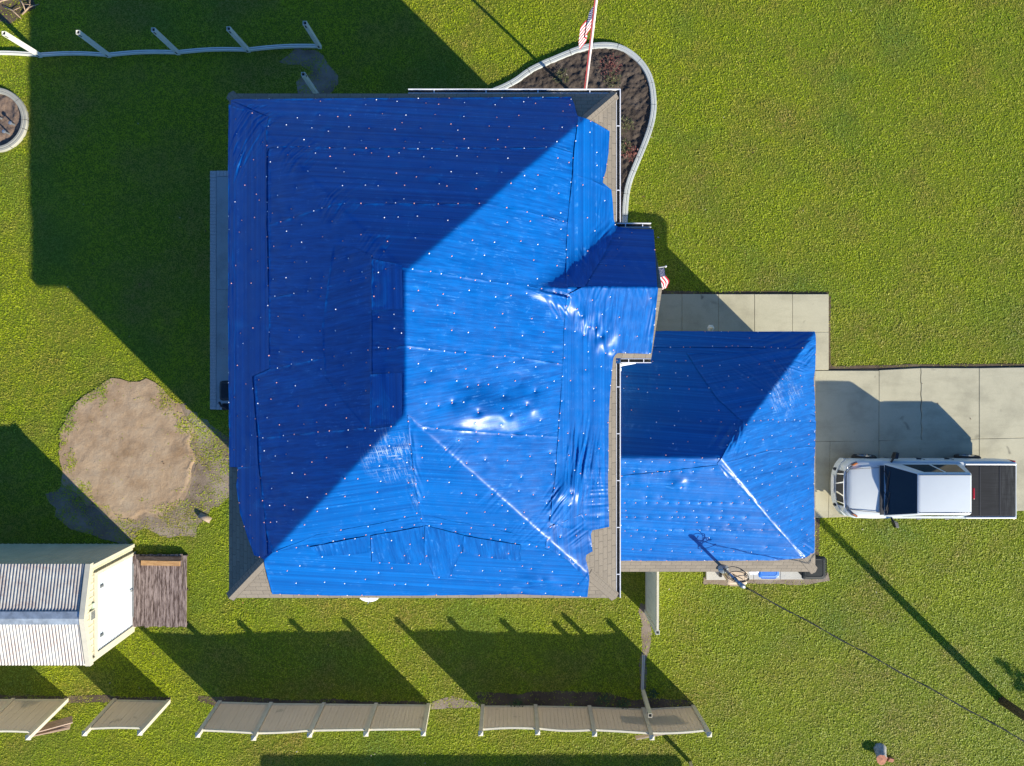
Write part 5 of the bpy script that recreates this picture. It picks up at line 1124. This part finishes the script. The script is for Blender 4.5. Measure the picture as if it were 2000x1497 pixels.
# ------------------------------------------------------------------ utility pole and service wire
ub = P(1957, 1369); ut = Vector((ub.x + .12, ub.y - .1, 6.6))
root = thing('utility_pole', 'brown wooden utility pole at the right edge throwing a long thin shadow', 'utility pole', ub)
m = MB(); m.tube([ub + Vector((0, 0, -.1)), ub.lerp(ut, .5), ut], [.145, .13, .11], 14); m.build('shaft', M_pole, root, smooth=True)
m = MB(); m.tube([ub + Vector((.13, -.06, 0)), ub.lerp(ut, .55) + Vector((.12, -.06, 0))], .02, 6); m.build('conduit', M_black, root)
m = MB(); m.box((ut.x, ut.y - .14, ut.z - .4), (.16, .14, .22)); m.build('bracket', M_steel, root, bevel=.02)
wa = mt + Vector((.13, -.10, .02)); wb = ut + Vector((-.05, -.1, -.35)); pts = []; tw = []
for k in range(61):
    f = k / 60; p = wa.lerp(wb, f) - Vector((0, 0, 1.4 * f * (1 - f))); pts.append(p); tw.append(p + Vector((.028 * math.cos(k * .7), .028 * math.sin(k * .7), -.012 + .02 * math.sin(k * .7))))
m = MB(); m.tube(pts, .012, 6); m.tube(tw, .009, 6); tag(m.build('service_wire', M_black, smooth=True), 'black twisted service wire spanning from the garage mast to the utility pole', 'wire')

# ------------------------------------------------------------------ stump, dish, grill, small things
sb = P(1719, 1462)
root = thing('tree_stump', 'round cut stump with a reddish top in the grass at lower right', 'stump', sb)
m = MB(); vs = []; K = 22
for z, r in ((-.03, .23), (.06, .20), (.16, .18), (.25, .175)):
    for k in range(K): a = 2 * math.pi * k / K; rr2 = r * (1 + .05 * math.sin(3 * a) + .03 * math.sin(7 * a + z * 4)); vs.append((sb.x + rr2 * math.cos(a) - .35 * max(z, 0), sb.y + rr2 * math.sin(a) - 1.0 * max(z, 0), z))
m.poly(vs, [(i * K + k, i * K + (k + 1) % K, (i + 1) * K + (k + 1) % K, (i + 1) * K + k) for i in range(3) for k in range(K)]); m.build('trunk', simple('pale_bark', (.33, .32, .28), .85, .35, 9, bump=.5, bscale=25), root, smooth=True)
m = MB(); m.poly([(x, y, z) for x, y, z in vs[-K:]] + [(sb.x - .088, sb.y - .25, .26)], [(k, (k + 1) % K, K) for k in range(K)]); m.build('cut_face', simple('red_wood', (.40, .15, .075), .8, .35, 12, bump=.4, bscale=40), root)
for px, py, l, a in ((1738, 1483, .30, .5), (1728, 1478, .16, 2.2)):
    c = P(px, py); m = MB(); m.hexa([c + Vector((math.cos(a + w) * l / 2, math.sin(a + w) * l / 3, .03)) for w in (0, 1.4, 3.1, 4.6)], [c + Vector((math.cos(a + w) * l / 2.4, math.sin(a + w) * l / 4, .09)) for w in (0, 1.4, 3.1, 4.6)])
    tag(m.build('wood_chunk', MATS['red_wood']), 'larger reddish wood chunk in the grass by the stump' if l > .2 else 'smaller reddish wood chunk close beside the stump', 'wood chunk')
# satellite dish under the south eave
dc = P(721, 1160, 4.4); root = thing('satellite_dish', 'white round dish sticking out below the lower eave of the house', 'satellite dish', dc)
nrm = Vector((.05, -.55, .83)).normalized(); q = nrm.to_track_quat('Z', 'Y'); m = MB(); m.lathe((0, 0, 0), [(0, 0), (.14, .012), (.28, .05), (.29, .055), (.285, .04), (.14, -.005), (0, -.016)], 26)
m.v = [tuple(dc + q @ Vector(v)) for v in m.v]; m.build('reflector', simple('dish_white', (.80, .80, .76), .5, .03), root, smooth=True)
m = MB(); m.tube([dc - nrm * .01, dc + Vector((0, .15, -.2)), Vector((dc.x, wy0 - .0, dc.z - .3))], .025, 8); m.tube([dc + q @ Vector((0, -.25, .0)), dc + nrm * .33], .012, 6); m.build('arm', M_steel, root)
# kettle-like covered grill on the patio
gc = P(450, 768); gc = Vector((gc.x + .25, gc.y, .06)); root = thing('grill', 'black covered grill on the grey patio at the left house wall', 'grill', gc)
m = MB(); m.box((gc.x - .02, gc.y + .12, .55), (.50, .66, .80)); m.build('cover', M_black, root, bevel=.09); m = MB(); m.tube([(gc.x - .30, gc.y - .26, .82), (gc.x - .22, gc.y - .40, .84), (gc.x - .05, gc.y - .46, .82)], .035, 8); m.build('handle', M_black, root)
m = MB(); m.box((gc.x - .12, gc.y - .42, .70), (.26, .22, .04)); m.build('side_shelf', M_black, root, bevel=.01)
# pointed white ornament by the walk
wc = P(1386, 640); wc = Vector((wc.x * .93, P(0, 641, 1.9).y, 1.75)); m = MB(); m.lathe(wc, [(0, .28), (.03, .22), (.05, .08), (.12, .02), (.10, -.02), (0, -.03)], 6); o = m.build('wall_lantern', M_white); tag(o, 'small pointed white lantern at the garage eave beside the walkway', 'lantern')
m = MB(); m.tube([wc, wc + Vector((0, -.3, -.05)), (wc.x, GN - .42, wc.z - .1)], .02, 6); m.build('bracket', M_white, o)
# brush pile and scraps
for i, (px, py, a, L, lab) in enumerate([(8, 8, 18, 1.3, 'palest long cut branch in the brush at the upper left corner'), (26, 26, -35, .8, 'short cut branch lying across the brush litter, left one'), (62, 20, 28, .7, 'curved dry branch at the right end of the brush litter'), (45, 12, -60, .6, 'thin dark branch in the middle of the brush litter')]):
    c = P(px, py); a = math.radians(a); d = Vector((math.cos(a), math.sin(a), .05)); s = Vector((-d.y, d.x, 0)); m = MB()
    m.tube([c - d * L / 2 + Vector((0, 0, .05)), c + s * .06 + Vector((0, 0, .09)), c + d * L / 2 + Vector((0, 0, .06))], [.03, .026, .012], 7); m.tube([c + s * .05 + Vector((0, 0, .08)), c + s * .3 + d * .2 + Vector((0, 0, .12))], [.016, .007], 6)
    tag(m.build('branch', simple('dry_branch', (.34, .24, .15), .85, .3, 9), smooth=True), lab, 'branch', 'cut branches in the corner')
c = P(402, 1011); m = MB(); a = math.radians(-28); d = Vector((math.cos(a), math.sin(a), 0)); s = Vector((-d.y, d.x, 0)); K = 9; vs = []
for t_ in (-.22, .22):
    for rr3 in (.10, .085): vs += [c + d * t_ + s * (rr3 * math.cos(math.pi * k / (K - 1))) + Vector((0, 0, .04 + rr3 * math.sin(math.pi * k / (K - 1)))) for k in range(K)]
fs = []
for k in range(K - 1): fs += [(k, k + 1, 2 * K + k + 1, 2 * K + k), (K + k + 1, K + k, 3 * K + k, 3 * K + k + 1), (k + 1, k, K + k, K + k + 1), (2 * K + k, 2 * K + k + 1, 3 * K + k + 1, 3 * K + k)]
m.poly(vs, fs); tag(m.build('bark_curl', simple('curled_bark', (.33, .25, .17), .85, .25, 14), smooth=True), 'curled beige piece of bark at the edge of the bare sand', 'bark')
for i, (px, py, hh, lab) in enumerate([(3, 232, .42, 'tallest grey stake in the leaf mulch of the round bed'), (19, 262, .30, 'second grey stake in the round bed, nearer its edge'), (28, 244, .22, 'short blue-grey stake beside the taller ones in the round bed')]):
    c = P(px, py, .05); m = MB(); m.tube([c, c + Vector((.03, -.02, hh))], [.035, .025], 7); m.lathe(c + Vector((.03, -.02, hh)), [(0, .05), (.06, .03), (.06, 0), (0, 0)], 10); tag(m.build('garden_stake', M_steel), lab, 'garden stake', 'stakes in the round bed')
# weeds in the mulch bed: little rosettes of leaves
M_weed = simple('weed_leaf', (.085, .085, .025), .6, .5, 9); M_weedr = simple('reddish_weed_leaf', (.14, .045, .03), .6, .4, 9)
def weed(px, py, n, R, mat, lab):
    c = P(px, py, .06); m = MB(); rr = random.Random(px)
    for i in range(n):
        a = rr.uniform(0, 6.283); r = R * rr.random() ** .6; p = c + Vector((math.cos(a) * r, math.sin(a) * r, rr.uniform(.02, .16))); b2 = rr.uniform(0, 6.283); L = rr.uniform(.04, .09); d = Vector((math.cos(b2), math.sin(b2), rr.uniform(-.2, .6))) * L; s = Vector((-d.y, d.x, 0)) * .28
        m.face([p, p + d * .5 + s, p + d, p + d * .5 - s])
    o = m.build('weed', mat); tag(o, lab, 'weed', 'weeds in the mulch bed'); st = MB()
    for i in range(7):
        a = i * .9; st.tube([c, c + Vector((math.cos(a) * R * .7, math.sin(a) * R * .7, .12))], .005, 4)
    st.build('stem', mat, o)
weed(1192, 132, 150, .42, M_weedr, 'widest sparse brown weed in the upper part of the mulch bed'); weed(1197, 158, 110, .30, M_weed, 'yellow-green weed just below the brown weed in the mulch bed'); weed(1096, 152, 90, .26, M_weed, 'yellow-green weed crossed by the flagpole shadow'); weed(1222, 246, 110, .30, M_weed, 'thin yellow-green weed beside the right gutter'); weed(1218, 288, 120, .26, M_weed, 'greenest weed at the narrow end of the mulch bed'); weed(1230, 300, 120, .30, M_weedr, 'reddish weed at the narrow end of the mulch bed')
# leafy weeds along the right-hand fence, in its shade
for px, py, lab in ((1010, 1372, 'low broad-leaved weed at the fence, left of the others'), (1180, 1366, 'largest broad-leaved weed at the fence in the shade'), (1216, 1372, 'broad-leaved weed at the fence nearest the lone post'), (1272, 1352, 'broad-leaved weed growing right of the lone cream post')):
    c = P(px, py); m = MB(); rr = random.Random(px); R = .26 if px == 1180 else .18
    for i in range(80):
        a = rr.uniform(0, 6.283); r = R * rr.random() ** .6; p = c + Vector((math.cos(a) * r * 1.3, math.sin(a) * r * .8, rr.uniform(.03, .14))); b2 = rr.uniform(0, 6.283); L = rr.uniform(.04, .08); d = Vector((math.cos(b2), math.sin(b2), rr.uniform(-.3, .4))) * L; s = Vector((-d.y, d.x, 0)) * .35
        m.face([p, p + d * .5 + s, p + d, p + d * .5 - s])
    tag(m.build('weed', simple('broad_leaf', (.035, .08, .02), .5, .4, 6)), lab, 'weed', 'weeds along the fence')
# neighbour's house to the south: its roof throws the long shadow along the bottom edge
nx0, ny1, nx1 = P(780, 0).x, P(0, 1742).y, P(1590, 0).x; nz = 3.0; ny0 = ny1 - 8.0
root = thing('neighbour_house', 'low house with a shingle roof beyond the bottom edge, throwing a long shadow', 'house', ((nx0 + nx1) / 2, (ny0 + ny1) / 2, 0))
m = MB(); m.box(((nx0 + nx1) / 2, (ny0 + ny1) / 2, 1.4), (nx1 - nx0 - 1, ny1 - ny0 - 1, 2.8)); m.build('wall', M_siding, root)
m = MB(); A2, B2, C2, D2 = (nx0, ny0, nz), (nx1, ny0, nz), (nx1, ny1, nz), (nx0, ny1, nz); yc = (ny0 + ny1) / 2; rh = nz + 1.3; R0_, R1_ = (nx0 + 4, yc, rh), (nx1 - 4, yc, rh); p3 = 1.3 / 4
facet(m, [A2, B2, R1_, R0_], 0, Vector((1, 0, 0)), sl((0, 1, p3))); facet(m, [B2, C2, R1_], 0, Vector((0, 1, 0)), sl((-1, 0, p3))); facet(m, [C2, D2, R0_, R1_], 0, Vector((-1, 0, 0)), sl((0, -1, p3))); facet(m, [D2, A2, R0_], 0, Vector((0, -1, 0)), sl((1, 0, p3)))
m.face([D2, C2, B2, A2]); nr = m.build('roof', M_shingle, root); m = MB(); drop(m, [(x, y, z - .004) for x, y, z in (A2, B2, C2, D2, A2)], .16); m.build('fascia', M_gutter, nr)

# fallen leaves and bits of storm litter scattered over the lawn
n = 900; x = RNG.uniform(-20, 21, n); y = RNG.uniform(-17, 15, n); cl = fbm(x * .5 + 60, y * .5, 3) + RNG.normal(0, .25, n) > .12
for q in (HOUSE_FP, GAR_FP, DOR_FP): cl &= ~inpoly(x, y, q)
x = x[cl]; y = y[cl]; m = MB()
for a, b in zip(x, y):
    w = random.uniform(0, 6.28); L = random.uniform(.018, .05); d = Vector((math.cos(w), math.sin(w), random.uniform(-.2, .3))) * L; s = Vector((-d.y, d.x, random.uniform(-.01, .01))) * random.uniform(.3, .6); p = Vector((a, b, .07))
    m.face([p - d, p + s, p + d, p - s], random.choice((0, 0, 0, 1, 2)))
o = stuff(m.build('fallen_leaves', [simple('brown_leaf', (.12, .065, .03), .8, .4, 9), simple('pale_leaf', (.42, .36, .26), .8, .2, 9), simple('rust_leaf', (.22, .09, .03), .8, .3, 9)], origin=(0, 0, 0))); o['label'] = 'small fallen leaves and storm litter scattered over the lawn'; o['category'] = 'leaves'

# stand-in conifer added out of view beyond the lower right corner for its shadow
tbp = P(2404, 1738); root = thing('shadow_tree', 'stand-in conifer added out of view beyond the lower right corner to throw a lacy shadow', 'shadow_tree', tbp)
m = MB(); m.tube([tbp, tbp + Vector((0, 0, 2.5)), tbp + Vector((.02, .02, 5.1))], [.08, .05, .01], 8); m.build('trunk', M_pole, root, smooth=True)
m = MB(); rr = random.Random(4)
for i in range(60):
    f = (i + rr.random()) / 60; z = 1.0 + 4.0 * f; R = 2.3 * (1 - f) + .06; a = i * 2.4 + rr.uniform(-.3, .3); tip = tbp + Vector((math.cos(a) * R, math.sin(a) * R, z - .25 * R)); rt = tbp + Vector((0, 0, z)); m.tube([rt, tip], [.018, .006], 4)
    for q in range(34):
        p = rt.lerp(tip, rr.uniform(.25, 1)); d = Vector((rr.uniform(-1, 1), rr.uniform(-1, 1), rr.uniform(-.6, .4))).normalized() * rr.uniform(.08, .18); s = d.cross(Vector((.3, .2, 1))).normalized() * .04; m.face([p, p + d * .5 + s, p + d, p + d * .5 - s])
m.build('crown', simple('conifer_green', (.04, .075, .025), .6, .3, 6), root)
